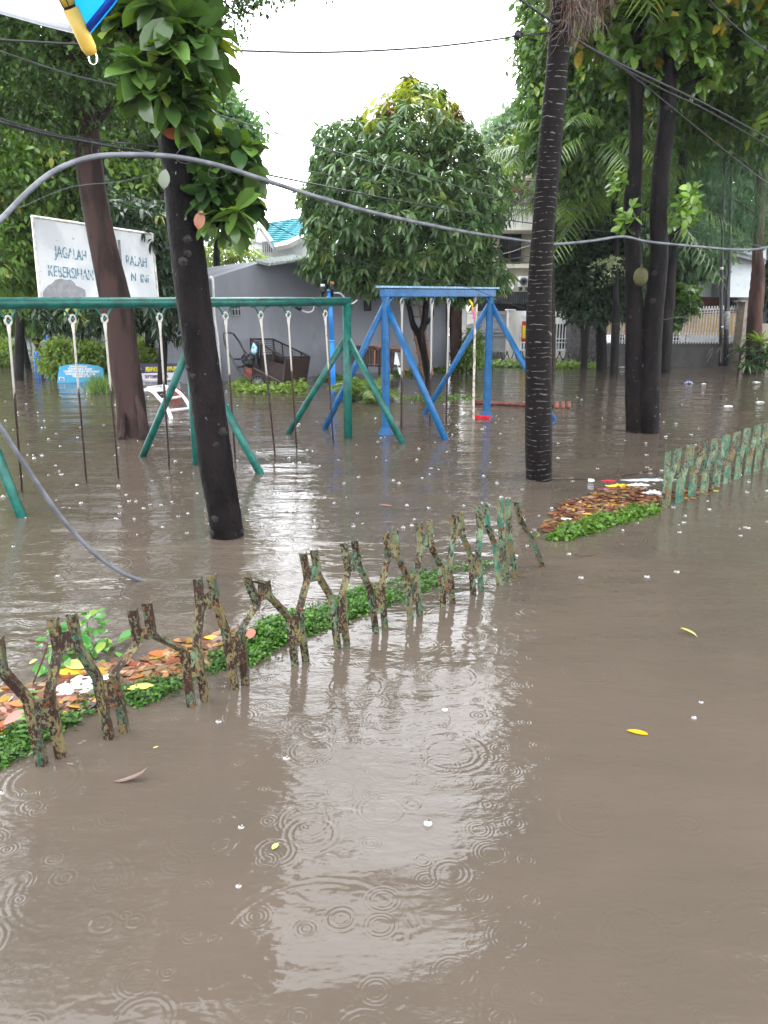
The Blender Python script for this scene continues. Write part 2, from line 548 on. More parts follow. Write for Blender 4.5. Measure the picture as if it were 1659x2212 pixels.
# ================================================================== SETTING
def water_mat():
    t = NT('flood_water')
    p = t.pos()
    n1 = t.noise(t.pos((1, 1, 1)), .5, 4)
    c = t.mix(t.step(n1, .35, .65), (.076, .059, .046), (.064, .051, .040))
    hs = []
    wob = t.n('ShaderNodeTexNoise'); wob.inputs['Scale'].default_value = 5; wob.inputs['Detail'].default_value = 2; t.l(p, wob.inputs['Vector'])
    wv_ = t.n('ShaderNodeVectorMath', operation='MULTIPLY_ADD'); t.l(wob.outputs['Color'], wv_.inputs[0]); wv_.inputs[1].default_value = (.014, .014, 0); t.l(p, wv_.inputs[2])
    for (sc, off, rmax, w, lam, amp, dens) in ((1.15, 0, .42, .05, .036, .0006, .45), (1.9, 31, .38, .055, .028, .00055, .35), (3.1, 57, .36, .075, .021, .00045, .25), (5.2, 83, .34, .11, .015, .00034, .2)):
        v = t.n('ShaderNodeTexVoronoi', voronoi_dimensions='2D', feature='F1')
        v.inputs['Scale'].default_value = sc; v.inputs['Randomness'].default_value = .85
        of_ = t.n('ShaderNodeVectorMath', operation='ADD'); of_.inputs[1].default_value = (off, off * .7, 0); t.l(wv_.outputs[0], of_.inputs[0]); t.l(of_.outputs[0], v.inputs['Vector'])
        sp = t.n('ShaderNodeSeparateColor'); t.l(v.outputs['Color'], sp.inputs[0])
        d = v.outputs['Distance']
        r0 = t.math('MULTIPLY', sp.outputs[0], rmax)
        x = t.math('SUBTRACT', d, r0)
        xx = t.math('MULTIPLY', x, 1 / w)
        env = t.math('EXPONENT', t.math('MULTIPLY', t.math('MULTIPLY', xx, xx), -1))
        k = 2 * math.pi / (lam * sc)
        wv = t.math('COSINE', t.math('MULTIPLY', x, k))
        onoff = t.math('GREATER_THAN', sp.outputs[1], dens)
        life = t.math('MULTIPLY_ADD', sp.outputs[0], -.65, 1)
        h = t.math('MULTIPLY', t.math('MULTIPLY', env, wv), t.math('MULTIPLY', t.math('MULTIPLY', onoff, life), amp))
        hs.append(h)
    patch = t.step(t.noise(t.pos((1, 1, 1), (4, 2, 0)), .8, 3), .42, .62)
    hs.append(t.math('MULTIPLY', t.noise(t.pos((.5, 1.9, 1)), 1.0, 2, .4), .034))
    hs.append(t.math('MULTIPLY', t.noise(t.pos((.8, 1.5, 1), (2, 7, 0)), 4.5, 3, .55), .008))
    hs.append(t.math('MULTIPLY', t.math('MULTIPLY', t.noise(t.pos((.8, 1.5, 1)), 17, 3, .6), patch), .0026))
    hs.append(t.math('MULTIPLY', t.noise(t.pos((1, 1, 1)), 30, 2, .5), .0002))
    tot = hs[0]
    for h in hs[1:]: tot = t.math('ADD', tot, h)
    b = t.bsdf(c, .035, 0, .5, t.bump(tot, 1.0))
    b.inputs['IOR'].default_value = 1.333
    return t.done(b)


WATER = water_mat()
mb = MB(); mb.quad((-150, -30, 0), (150, -30, 0), (150, 200, 0), (-150, 200, 0))
tag(mb.build('water', WATER), kind='structure')
MUD = M('mud', (.10, .075, .05), (.07, .055, .04), .8, 3, bump=.02)
mb = MB(); mb.quad((-150, -30, -.45), (150, -30, -.45), (150, 200, -.45), (-150, 200, -.45))
tag(mb.build('ground', MUD), kind='structure')

# ------------------------------------------------------------------ grey building behind the playground
WP = vplane(W(445, 826), W(962, 797))


def prism_on(mb, pts, pl, depth, front=0.0):
    n = pl[1]
    mb.prism([on(x, y, pl) - n * front for x, y in pts], n * depth)


gb = empty('grey_building', W(700, 812), 'long low grey rendered building with sloping top behind the swings', 'building')
mb = MB(); prism_on(mb, [(400, 860), (400, 616), (445, 604), (560, 568), (640, 558), (700, 557), (962, 575), (964, 830)], WP, 4.0)
mb.build('wall', CONCRETE, gb)
mb = MB(); prism_on(mb, [(964.5, 830), (964.5, 575), (978, 577), (978, 826)], WP, 3.8, -.2)
mb.build('side_pillar', M('darker_render', (.12, .12, .14), None, .8, 2), gb)
EAVE = M('weathered_sheet', (.42, .45, .44), (.3, .34, .33), .6, 6, c3=(.18, .2, .19), s3=12, stretch=(3, 1, 1))
mb = MB()
a, b_, c_, d_ = on(634, 556, WP), on(553, 567, WP), on(560, 571, WP), on(641, 562, WP)
mb.prism([a - WP[1] * .0 + Vector((0, 0, .05)), b_ + Vector((0, 0, .03)), b_ - WP[1] * .75 + Vector((0, 0, -.07)), a - WP[1] * .75 + Vector((0, 0, -.05))], (0, 0, -.035))
for i in range(14):
    q = b_.lerp(a, i / 13) + Vector((0, 0, .055))
    mb.tube([q, q - WP[1] * .77 + Vector((0, 0, -.105))], .02, 6)
mb.build('eave_sheet', EAVE, gb)
mb = MB(); prism_on(mb, [(498, 655), (516, 655), (518, 681), (500, 681)], WP, .05, .03); vt = mb.build('window', DARK, gb)
mb = MB()
for x in (498, 504.5, 511, 517): mb.tube([on(x, 655, WP) - WP[1] * .06, on(x + 1.5, 681, WP) - WP[1] * .06], .012, 6)
for y in (655, 668, 681): mb.tube([on(498, y, WP) - WP[1] * .07, on(518, y, WP) - WP[1] * .07], .012, 6)
mb.build('grille', M('grille_grey', (.35, .35, .36)), vt)
mb = MB(); prism_on(mb, [(786, 648), (801, 648), (801, 672), (786, 672)], WP, .05, .03); mb.build('vent', DARK, gb)
mb = MB(); prism_on(mb, [(776, 634), (850, 637), (850, 640), (776, 637)], WP, .06, .05); mb.build('ledge', M('ledge_dark', (.07, .07, .08)), gb)
mb = MB(); mb.tube(spline([on(450, 600, WP) - WP[1] * .08, on(456, 607, WP) - WP[1] * .1, on(460, 680, WP) - WP[1] * .08, on(468, 740, WP) - WP[1] * .08, on(474, 822, WP) - WP[1] * .08], 4), .035, 8)
mb.build('drain_pipe', WHITE, gb, True)
mb = MB()
mb.tube([on(675, 552, WP), on(675, 520, WP), on(676, 508, WP)], .05, 8); mb.build('roof_post', M('roof_post_rust', (.25, .13, .1), (.5, .48, .45), .6, 5), gb)
mb = MB(); mb.tube(spline([on(636, 560, WP) - WP[1] * .8, on(640, 573, WP) - WP[1] * .5, on(635, 580, WP) - WP[1] * .1], 4), .02, 6); mb.build('cable', M('pale_cable', (.5, .5, .5)), gb)

# ------------------------------------------------------------------ house with the turquoise tiled roof, far behind
th = empty('tiled_roof_house', F(620, 640, 27), 'white house whose turquoise blue tiled roof shows above the grey building', 'house')
TQ = NT('turquoise_tiles')
wv = TQ.n('ShaderNodeTexWave', wave_type='BANDS', bands_direction='Z'); TQ.l(TQ.pos(), wv.inputs['Vector'])
wv.inputs['Scale'].default_value = 3.2; wv.inputs['Distortion'].default_value = .6
tc = TQ.mix(wv.outputs['Fac'], (.005, .15, .2), (.02, .36, .44))
TQ = TQ.done(TQ.bsdf(tc, .35, 0, .5, TQ.bump(wv.outputs['Fac'], .08)))
d1, d2 = 27, 28.6
mb = MB()
mb.rect(548, 520, 700, 640, d1 + .5, 5)
A_ = F(545, 521, d1 + .45); B_ = F(560, 487, d1 + .45); C_ = F(594, 532, d1 + .45)
mb.prism([A_, C_, B_], (0, 3, 0))
mb.build('wall', M('bright_white_wall', (.8, .8, .8), (.7, .7, .7), .6, 2), th)
mb = MB()
ridge = [(561, 486), (653, 471), (694, 468)]
eave = [(594, 533), (622, 527), (662, 507)]
up_ = [F(x, y, d2) for x, y in ridge]; lo_ = [F(x, y, d1 - .4) for x, y in eave]
for i in range(2): mb.quad(lo_[i], lo_[i + 1], up_[i + 1], up_[i])
for i in range(2): mb.quad(*[p + Vector((0, .05, -.12)) for p in (up_[i], up_[i + 1], lo_[i + 1], lo_[i])])
for r_ in range(14):
    for i in range(2):
        a = lo_[i].lerp(up_[i], (r_ + .5) / 14); b = lo_[i + 1].lerp(up_[i + 1], (r_ + .5) / 14)
        n_ = 11
        for k in range(n_):
            mb.ball(a.lerp(b, (k + .5) / n_) + Vector((0, -.02, .02)), .11, 6, 3, (1.1, .8, .55), True)
mb.build('roof', TQ, th)
mb = MB(); mb.tube([F(545, 519, d1), F(560.5, 487, d1), F(594, 535, d1)], .13, 4); mb.build('gable_board', WHITE, th)
mb = MB(); mb.tube([F(594, 534, d1 - .5), F(622, 528, d1 - .5), F(664, 508, d1 - .5)], .16, 4); mb.build('gutter', WHITE, th)
mb = MB(); mb.rect(566, 522, 588, 545, d1 + .35, .05); wn = mb.build('window', M('grey_glass', (.2, .2, .22), None, .2, 4), th)
mb = MB()
for x in (566, 570.5, 575, 579.5, 584, 588): mb.rect(x - .5, 524, x + .5, 545, d1 + .3, .03)
mb.build('grille', WHITE, wn)

# ------------------------------------------------------------------ cream two storey house on the right
CREAM = M('cream_wall', (.62, .58, .48), (.5, .46, .38), .7, 1.2, c3=(.28, .25, .2), s3=3.2, lo3=.6, hi3=.72, stretch=(1, 1, .5))
CREAM_CLEAN = M('cream_clean', (.68, .66, .6), (.6, .58, .53), .7, 1.5)
ROOF_BROWN = NT('brown_roof_tiles')
wv = ROOF_BROWN.n('ShaderNodeTexWave', wave_type='BANDS', bands_direction='Z'); ROOF_BROWN.l(ROOF_BROWN.pos(), wv.inputs['Vector'])
wv.inputs['Scale'].default_value = 2.6; wv.inputs['Distortion'].default_value = .8
ROOF_BROWN = ROOF_BROWN.done(ROOF_BROWN.bsdf(ROOF_BROWN.mix(wv.outputs['Fac'], (.06, .03, .025), (.3, .19, .16)), .4, 0, .5, ROOF_BROWN.bump(wv.outputs['Fac'], .06)))
ch = empty('cream_house', F(1140, 770, 23), 'cream two storey house with balcony and dark garage canopy behind the white gates', 'house')
mb = MB()
mb.rect(1040, 440, 1240, 790, 24, 6)
mb.rect(1052, 579, 1215, 632, 23.2, 1.2)
mb.build('wall', CREAM, ch)
mb = MB(); mb.rect(1046, 449, 1216, 497, 22.6, 1.9); bal = mb.build('balcony', CREAM_CLEAN, ch)
mb = MB(); mb.rect(1043, 446, 1219, 451, 22.5, .25); mb.build('coping', WHITE, bal)
mb = MB()
for i in range(20): mb.rect(1050 + i * 8, 420, 1051.4 + i * 8, 446, 22.65, .04)
mb.rect(1046, 418, 1214, 421, 22.65, .05)
mb.build('railing', DARK, bal)
mb = MB(); mb.rect(1050, 384, 1216, 440, 24 - .15, .3); mb.build('upper_wall', M('brown_pink_wall', (.3, .17, .13), (.24, .14, .11), .7, 2), ch)
mb = MB()
e0, e1 = F(1036, 392, 22.2), F(1225, 380, 22.2)
r0_, r1_ = F(1118, 318, 25), F(1210, 305, 25)
mb.quad(e0, e1, r1_, r0_); mb.quad(e0 + Vector((0, 0, -.15)), r0_ + Vector((0, 0, -.15)), r1_ + Vector((0, 0, -.15)), e1 + Vector((0, 0, -.15)))
mb.quad(e0, e0 + Vector((0, 0, -.15)), e1 + Vector((0, 0, -.15)), e1)
mb.build('roof', ROOF_BROWN, ch)
mb = MB(); mb.rect(1080, 505, 1125, 571, 23.95, .1); wn = mb.build('window', M('dark_glass', (.02, .022, .03), None, .12, 3), ch)
mb = MB()
for x in (1080, 1101, 1103.5, 1124): mb.rect(x - 1.3, 505, x + 1.3, 571, 23.88, .08)
for y in (505, 571): mb.rect(1080, y - 1.2, 1125, y + 1.2, 23.88, .08)
mb.build('frame', M('brown_frame', (.08, .04, .03)), wn)
mb = MB(); mb.rect(1050, 570, 1215, 579, 23.0, 1.3); mb.build('ledge', CREAM, ch)
mb = MB(); mb.rect(1030, 630, 1240, 656, 21.6, 2.4)
for i in range(42): mb.rect(1031 + i * 5, 630, 1033 + i * 5, 655, 21.57, .05)
mb.build('canopy', M('dark_canopy', (.05, .05, .055), (.035, .035, .04), .45, 3), ch)
mb = MB(); mb.rect(1190, 500, 1206, 690, 22.4, .6); mb.build('yellow_column', M('yellow_column', (.62, .55, .33), (.5, .42, .25), .7, 2, c3=(.3, .25, .18), s3=6), ch)
mb = MB(); mb.rect(1030, 656, 1240, 790, 24 - .2, .15); mb.build('garage_shade_panel', M('garage_shade', (.02, .02, .022)), ch)  # flat dark panel stands in for the shade under the canopy
# air conditioner
ac = empty('air_conditioner', F(1133, 625, 23), 'white air conditioner unit on the stained cream wall under the balcony', 'air conditioner')
mb = MB(); mb.rect(1122, 597, 1144, 620, 22.6, .5); mb.build('casing', WHITE, ac, bevel=.02)
mb = MB(); c0 = F(1131, 608, 22.58)
mb.tube([c0, c0 + Vector((0, -.03, 0))], S(8, 22.6), 20); fg = mb.build('fan_grille', M('fan_grey', (.3, .3, .32)), ac)
mb = MB()
for i in range(8):
    a = i * math.pi / 8; r_ = S(8, 22.6)
    mb.tube([c0 + Vector((-math.cos(a) * r_, -.04, -math.sin(a) * r_)), c0 + Vector((math.cos(a) * r_, -.04, math.sin(a) * r_))], .008, 4)
mb.build('guard', BLACK, fg)
mb = MB(); mb.rect(1124, 620, 1128, 628, 22.7, .4); mb.rect(1138, 620, 1142, 628, 22.7, .4); mb.build('bracket', BLACK, ac)
mb = MB(); mb.tube(spline([F(1104, 605, 23), F(1110, 610, 22.7), F(1110, 622, 22.7), F(1102, 626, 22.8)], 5), .06, 8)
tag(mb.build('white_duct', WHITE, None, True), 'curved white duct pipe on the cream wall left of the air conditioner', 'pipe')

# ------------------------------------------------------------------ street walls, gates
WALLW = M('white_street_wall', (.66, .64, .6), (.55, .53, .5), .7, 2, c3=(.35, .33, .3), s3=5, lo3=.6, hi3=.75, stretch=(1, 1, .4))


def pillar(name, x0, x1, y0, y1, d, label, mat=WALLW, cap=True, depth=.5):
    e = empty(name, F((x0 + x1) / 2, y1, d), label, 'pillar')
    mb = MB(); mb.rect(x0, y0, x1, y1, d, depth); mb.build('shaft', mat, e)
    if cap:
        mb = MB(); mb.rect(x0 - 1, y0 - 2.5, x1 + 1, y0, d, depth + .08, .04); mb.build('cap', mat, e)
    return e


pillar('gate_pillar', 1097, 1113, 671, 800, 20.6, 'white gate pillar just left of the palm trunk, between the grey and the white gate')
pillar('gate_pillar', 997, 1006, 662, 800, 20.6, 'narrow white gate post behind the thick dark trunk at the left end of the grey gate', depth=.3)
pillar('gate_pillar', 1602, 1620, 652, 800, 17.5, 'plain tan gate pillar at the right end of the boarded fence', M('tan_pillar', (.27, .22, .185), (.22, .18, .15), .8, 3, c3=(.14, .11, .09), s3=5))
mb = MB(); mb.rect(1113, 672, 1232, 700, 21.2, .3); mb.rect(1113, 700, 1122, 800, 21.2, .3); mb.rect(1113, 757, 1240, 800, 21.0, .5)
tag(mb.build('street_wall', WALLW), 'low white wall section behind the white picket gate', 'wall')
mb = MB(); mb.rect(990, 756, 1100, 800, 21.4, .3); tag(mb.build('street_wall', M('wet_kerb_wall', (.2, .2, .19), (.15, .15, .14), .6, 2)), 'low grey kerb wall under the grey gate', 'wall')


def bar_gate(name, label, x0, x1, y0, y1, d, n, mat, rails, spikes=False, bw=.7, pan=None):
    g = empty(name, F((x0 + x1) / 2, y1, d), label, 'gate')
    mb = MB()
    for y in rails: mb.rect(x0, y - 1, x1, y + 1, d, .05)
    mb.rect(x0, y0, x0 + 2, y1, d, .05, .01); mb.rect(x1 - 2, y0, x1, y1, d, .05, .01)
    mb.build('frame', mat, g)
    for i in range(n):
        x = x0 + 3 + (x1 - x0 - 6) * i / (n - 1)
        mb = MB(); mb.rect(x - bw, y0 - (6 if spikes else 0), x + bw, y1 - 1, d + .05, .03)
        if spikes:
            c = F(x, y0 - 6, d + .05); mb.ball(c, .045, 6, 4, (.8, .4, 1.6)); mb.ball(c + Vector((0, 0, -.06)), .05, 6, 4, (1.3, .4, .5))
        mb.build('bar', mat, g)
    return g


bar_gate('grey_gate', 'tall grey sliding gate of thin upright bars beside the white pillar', 1006, 1097, 672, 762, 21, 40, M('gate_grey', (.38, .4, .42), (.3, .32, .34)), (677, 717, 724, 760), bw=.55)
bar_gate('grey_gate', 'short grey gate of upright bars seen between the grey building and the thick dark trunk', 964, 996, 676, 762, 21, 13, M('gate_grey_b', (.42, .43, .45)), (680, 716, 760), bw=.55)
bar_gate('white_gate', 'bright white picket gate with spear tips behind the palm trunk', 1124, 1231, 684, 758, 20.4, 17, M('gate_white', (.8, .8, .82)), (686, 732, 740, 755), True, bw=1.1)
# warning banner on the white gate
e = empty('gate_banner', F(1130, 715, 20.3), 'small red and yellow banner tied to the white gate left of the palm trunk', 'banner')
mb = MB(); mb.rect(1127, 694, 1142, 738, 20.3, .02); mb.build('cloth', M('banner_red', (.5, .03, .02), None, .5, 3), e)
mb = MB(); mb.rect(1128.5, 703, 1142, 731, 20.3, .02, .004); mb.build('yellow_panel', M('banner_yellow', (.75, .6, .02), None, .5, 3), e)

# stone wall
ST = NT('dark_stone')
vo = ST.n('ShaderNodeTexVoronoi', feature='DISTANCE_TO_EDGE'); vo.inputs['Scale'].default_value = 4.2; ST.l(ST.pos(), vo.inputs['Vector'])
ej = ST.step(vo.outputs['Distance'], .0, .06)
ST = ST.done(ST.bsdf(ST.mix(ej, (.14, .13, .13), ST.mix(ST.noise(ST.pos(), 3, 4), (.03, .028, .032), (.10, .09, .1))), .4, 0, .5, ST.bump(ej, .03)))
mb = MB(); mb.rect(1231, 690, 1300, 800, 20, .6); mb.rect(1231, 687, 1300, 690, 20, .66, .03)
tag(mb.build('stone_wall', ST), 'dark stone wall between the white gate and the boarded fence', 'wall')

# boarded fence
BOARD = NT('tan_boards')
bn = BOARD.noise(BOARD.pos((14, 1, .6)), 3, 3); b2 = BOARD.noise(BOARD.pos((1, 1, 1)), 1.1, 3)
BOARD = BOARD.done(BOARD.bsdf(BOARD.mix(bn, BOARD.mix(b2, (.42, .27, .12), (.30, .2, .10)), (.5, .36, .18)), .6))
bf = empty('boarded_fence', F(1460, 790, 17.6), 'long yellow tan board fence with white iron pickets behind the twin trunks', 'fence')
mb = MB()
for i in range(15):
    x = 1302 + i * 20; mb.rect(x, 684 - (x - 1300) * .028, x + 19.4, 724, 18.1, .04)
mb.build('board_panel', BOARD, bf)
WM = M('fence_white_metal', (.55, .55, .56), (.4, .38, .36), .45, 12)
mb = MB()
for y0_ in (679, 727, 735):
    a = F(1302, y0_ + (2 if y0_ == 679 else 0), 17.9); b = F(1601, y0_ - (8 if y0_ == 679 else 0), 17.9)
    mb.prism([a, b, b + Vector((0, 0, -.028)), a + Vector((0, 0, -.028))], (0, .04, 0))
mb.build('rail', WM, bf)
for i in range(49):
    x = 1304 + i * 6.15; yt = 672 - (x - 1302) * .03
    mb = MB(); mb.rect(x - .6, yt, x + .6, 743, 17.85, .025)
    c = F(x, yt, 17.85); mb.ball(c, .035, 5, 3, (.7, .4, 1.7)); mb.ball(c + Vector((0, 0, -.05)), .035, 5, 3, (1.4, .4, .5))
    mb.build('picket', WM, bf)
for i in range(49):
    x = 1307 + i * 6.15
    mb = MB(); mb.rect(x - .5, 722, x + .5, 743, 17.84, .02); mb.ball(F(x, 721, 17.84), .025, 5, 3, (.8, .4, 1.6)); mb.build('short_picket', WM, bf)
mb = MB(); mb.rect(1296, 741, 1604, 800, 18, .5); mb.build('base_wall', M('black_base', (.04, .037, .037), (.06, .055, .05), .6, 3), bf)

# white house on the right
wh = empty('white_house', F(1560, 780, 23), 'pale white house with a dark red ground floor wall behind the boarded fence', 'house')
mb = MB(); mb.rect(1574, 536, 1650, 642, 21.5, 5); mb.rect(1497, 597, 1574, 640, 22.5, 4); mb.rect(1480, 545, 1574, 597, 24, 4); mb.rect(1490, 640, 1700, 800, 24.5, 4)
mb.build('wall', M('pale_wall', (.5, .54, .55), (.43, .46, .48), .75, 1, c3=(.36, .39, .41), s3=2.5), wh)
mb = MB(); mb.rect(1500, 638, 1592, 700, 23.4, .5); mb.build('red_wall', M('dark_red_wall', (.14, .02, .018), (.1, .016, .014), .6, 2), wh)
mb = MB(); mb.rect(1592, 636, 1640, 665, 22.5, 1.5); mb.build('lintel', M('lintel_dark', (.08, .08, .085)), wh)
mb = MB(); a, b, c, d = F(1572, 540, 21.2), F(1655, 562, 21.2), F(1655, 536, 24), F(1572, 514, 24)
mb.prism([a, b, c, d], (0, 0, -.12))
for r_ in range(8):
    p, q = a.lerp(d, r_ / 8), b.lerp(c, r_ / 8)
    for k in range(22): mb.ball(p.lerp(q, (k + .5) / 22), .07, 5, 3, (1, .9, .7), True)
mb.build('roof', M('grey_tiles', (.22, .22, .23), (.14, .14, .15), .4, 9), wh)

mb = MB(); mb.rect(1622, 700, 2700, 800, 18.5, .4); tag(mb.build('street_wall', M('tan_street_wall', (.27, .22, .185), (.2, .17, .14), .8, 2, c3=(.14, .11, .09), s3=4)), 'tan street wall running right from the tan pillar behind the spiky plant', 'wall')

# ------------------------------------------------------------------ far left: street, wall, cars
mb = MB(); mb.rect(-160, 726, 75, 800, 26, .4); tag(mb.build('street_wall', WALLW), 'white street wall at the far left beyond the parked cars', 'wall')
mb = MB(); mb.rect(-160, 690, 60, 727, 30, 5); mb.rect(-160, 700, 20, 703, 29.8, .2)
tag(mb.build('far_house', M('far_house_wall', (.4, .39, .38), (.32, .3, .3), .7, 1)), 'pale house front half hidden by trees at the far left', 'house')
TERRA = M('terracotta_wall', (.16, .055, .035), (.1, .04, .03), .7, 1.5)
mb = MB()
mb.rect(88, 700, 158, 800, 24, .5); mb.rect(86, 640, 100, 700, 24, .5)
for i in range(9): mb.rect(104 + i * 6, 672, 106 + i * 6, 700, 24.1, .2)
tag(mb.build('terracotta_wall', TERRA), 'terracotta red wall with upright bars behind the blue pole', 'wall')
mb = MB(); mb.rect(150, 690, 470, 722, 29, 4); tag(mb.build('far_house', M('far_wall_b', (.5, .5, .52), (.38, .38, .4), .7, 1)), 'light grey house wall behind the hedge and the green columns', 'house')
wf = empty('white_fence', F(325, 770, 21), 'white picket fence behind the green planter columns', 'fence')
mb = MB(); mb.rect(286, 726, 400, 728.5, 21, .04); mb.rect(286, 752, 400, 754, 21, .04); mb.build('rail', WHITE, wf)
for i in range(30): mb = MB(); mb.rect(287 + i * 3.8, 722, 288.6 + i * 3.8, 775, 20.95, .03); mb.build('picket', WHITE, wf)


def car_mesh(body, glass_m, loc, rz, label, name='parked_car'):
    root = empty(name, loc, label, 'car', 'cars parked beyond the park'); root.rotation_euler = (0, 0, rz)
    M4 = Matrix.Translation(loc) @ Matrix.Rotation(rz, 4, 'Z')
    prof = [(-2.1, .3), (-2.15, .72), (-2.0, .92), (-1.25, 1.0), (-.75, 1.42), (.65, 1.45), (1.35, 1.02), (1.95, .95), (2.15, .7), (2.15, .3)]
    mb = MB(); mb.prism([M4 @ Vector((x, -.82, z)) for x, z in prof], M4.to_3x3() @ Vector((0, 1.64, 0))); mb.build('body', body, root, False, .06)
    for s_ in (-1, 1):
        for pr in ([(-1.1, 1.02), (-.72, 1.36), (-.05, 1.38), (-.05, 1.02)], [(.02, 1.02), (.02, 1.38), (.6, 1.38), (1.15, 1.04)]):
            mb = MB(); mb.prism([M4 @ Vector((x, s_ * .825, z)) for x, z in pr], M4.to_3x3() @ Vector((0, .01 * s_, 0))); mb.build('side_window', glass_m, root)
    mb = MB(); mb.quad(*[M4 @ Vector(p) for p in ((1.36, -.7, 1.05), (1.36, .7, 1.05), (.72, .66, 1.43), (.72, -.66, 1.43))]); mb.build('windscreen', glass_m, root)
    mb = MB(); mb.quad(*[M4 @ Vector(p) for p in ((-1.28, -.7, 1.03), (-.82, -.66, 1.4), (-.82, .66, 1.4), (-1.28, .7, 1.03))]); mb.build('rear_window', glass_m, root)
    for x in (-1.35, 1.35):
        for s_ in (-.76, .76):
            mb = MB(); mb.tube([M4 @ Vector((x, s_ - .1, .31)), M4 @ Vector((x, s_ + .1, .31))], .31, 18); wl = mb.build('wheel', BLACK, root)
    for s_ in (-.6, .6):
        mb = MB(); mb.box(M4 @ Vector((2.15, s_, .75)), (.06, .3, .16), Matrix.Rotation(rz, 3, 'Z')); mb.build('headlight', M('lamp_glass', (.6, .6, .62), None, .1), root)
    return root


GLS = M('car_glass', (.03, .035, .04), None, .08, 2)
car_mesh(M('car_silver', (.25, .26, .27), None, .2, 2, metal=.4), GLS, Vector((F(78, 745, 23).x, 23 * K, -.45)), .15, 'silver grey car parked behind the thin leaning tree at the far left')
car_mesh(M('car_white', (.75, .75, .77), None, .2, 2), GLS, Vector((F(172, 745, 23.5).x, 23.5 * K, -.3)), .1, 'white car whose roof shows above the hedge behind the blue banner')
car_mesh(M('car_grey', (.28, .28, .28), None, .2, 2, metal=.5), GLS, Vector((F(1070, 745, 22.4).x, 22.6 * K, -.45)), math.pi - .5, 'grey car parked behind the bars of the grey gate')

# ------------------------------------------------------------------ green columns, barrel, bag
GC = M('leaf_green_paint', (.03, .33, .03), (.02, .22, .03), .4, 8, stretch=(3, 3, .3))
GD = M('deep_green_paint', (.01, .12, .05), (.02, .18, .08), .4, 8, stretch=(3, 3, .3))
pillar('green_column', 315, 330, 708, 800, 17.6, 'bright green column standing in the bushes above the navy banner', GC, False, .3)
pillar('green_column', 358, 373, 715, 800, 17.8, 'dark green column to the right of the bright green one', GD, False, .3)
mb = MB(); c0, c1 = F(347, 800, 16.8), F(347, 769, 16.8); mb.tube([c0, c1, c1 + Vector((0, 0, -.04))], [S(25, 16.8), S(25, 16.8), S(24, 16.8)], 24, True)
tag(mb.build('green_tub', GD, None, True), 'wide green tub behind the navy banner under the black bag', 'planter')
mb = MB()
for q in range(5): mb.ball(F(368 + q * 5, 763 - (q % 2) * 5, 16.4), S(11, 16.4), 9, 7, (1, .7, .75))
tag(mb.build('rubbish_bag', M('bag_black', (.02, .02, .04), (.05, .05, .09), .25, 8, bump=.05, bscale=12), None, True), 'crumpled black rubbish bag on the green tub', 'bag')

# ================================================================== GREEN SWING SET
def zat(px, py, P):
    """height at which the picture point lies when it stands over ground point P (same forward distance)"""
    v = ray(px, py); return EYE + v.z * P.y / v.y


gR, gM = W(752, 946), W(427, 1003)
gL = gM * 2 - gR
gs = empty('green_swing_frame', (gM.x, gM.y, 0), 'long green pipe swing frame standing in the water on the left', 'swing frame')
RB = S(10.8, gM.y / K)
BZ = zat(750, 651, gR)
top = lambda P: Vector((P.x, P.y, BZ))
ext = gL + (gL - gM) * .06
mb = MB(); mb.tube([top(ext), top(gL), top(gM), top(gR + (gR - gM) * .018)], RB * .95, 20); mb.build('top_bar', GREEN, gs, True)
for i, (P, fl, fr) in enumerate(((gR, (624, 936), (869, 957)), (gM, (309, 986), (561, 1022)), (gL, None, (46, 1116)))):
    mb = MB(); mb.tube([Vector((P.x, P.y, -.45)), Vector((P.x, P.y, BZ - RB * .3))], RB * 1.02, 18); mb.build('leg', GREEN, gs, True)
    J = Vector((P.x, P.y, zat(752, 735, gR)))
    for q in (fl, fr):
        if q is None:
            f = W(46, 1116); G = P * 2 - Vector((f.x, f.y, 0))
        else: G = W(*q)
        dirv = (G - J)
        mb = MB(); mb.tube([J + Vector((0, 0, .05)), J + dirv * 1.22], RB * .78, 16); mb.build('brace', GREEN, gs, True)
SWROD = NT('swing_rod')
sp_ = SWROD.n('ShaderNodeSeparateXYZ'); SWROD.l(SWROD.pos(), sp_.inputs[0])
nz = SWROD.noise(SWROD.pos((1, 1, .4)), 22, 4)
zz = SWROD.math('ADD', sp_.outputs[2], SWROD.math('MULTIPLY_ADD', nz, .5, -.25))
ff = SWROD.step(zz, 1.0, 1.08)
cr = SWROD.mix(SWROD.step(SWROD.noise(SWROD.pos(), 50, 4), .6, .66), (.03, .018, .016), (.16, .08, .06))
cw = SWROD.mix(SWROD.step(SWROD.noise(SWROD.pos(), 40, 4), .62, .68), (.34, .32, .29), (.08, .04, .03))
SWROD = SWROD.done(SWROD.bsdf(SWROD.mix(ff, cr, cw), .4))


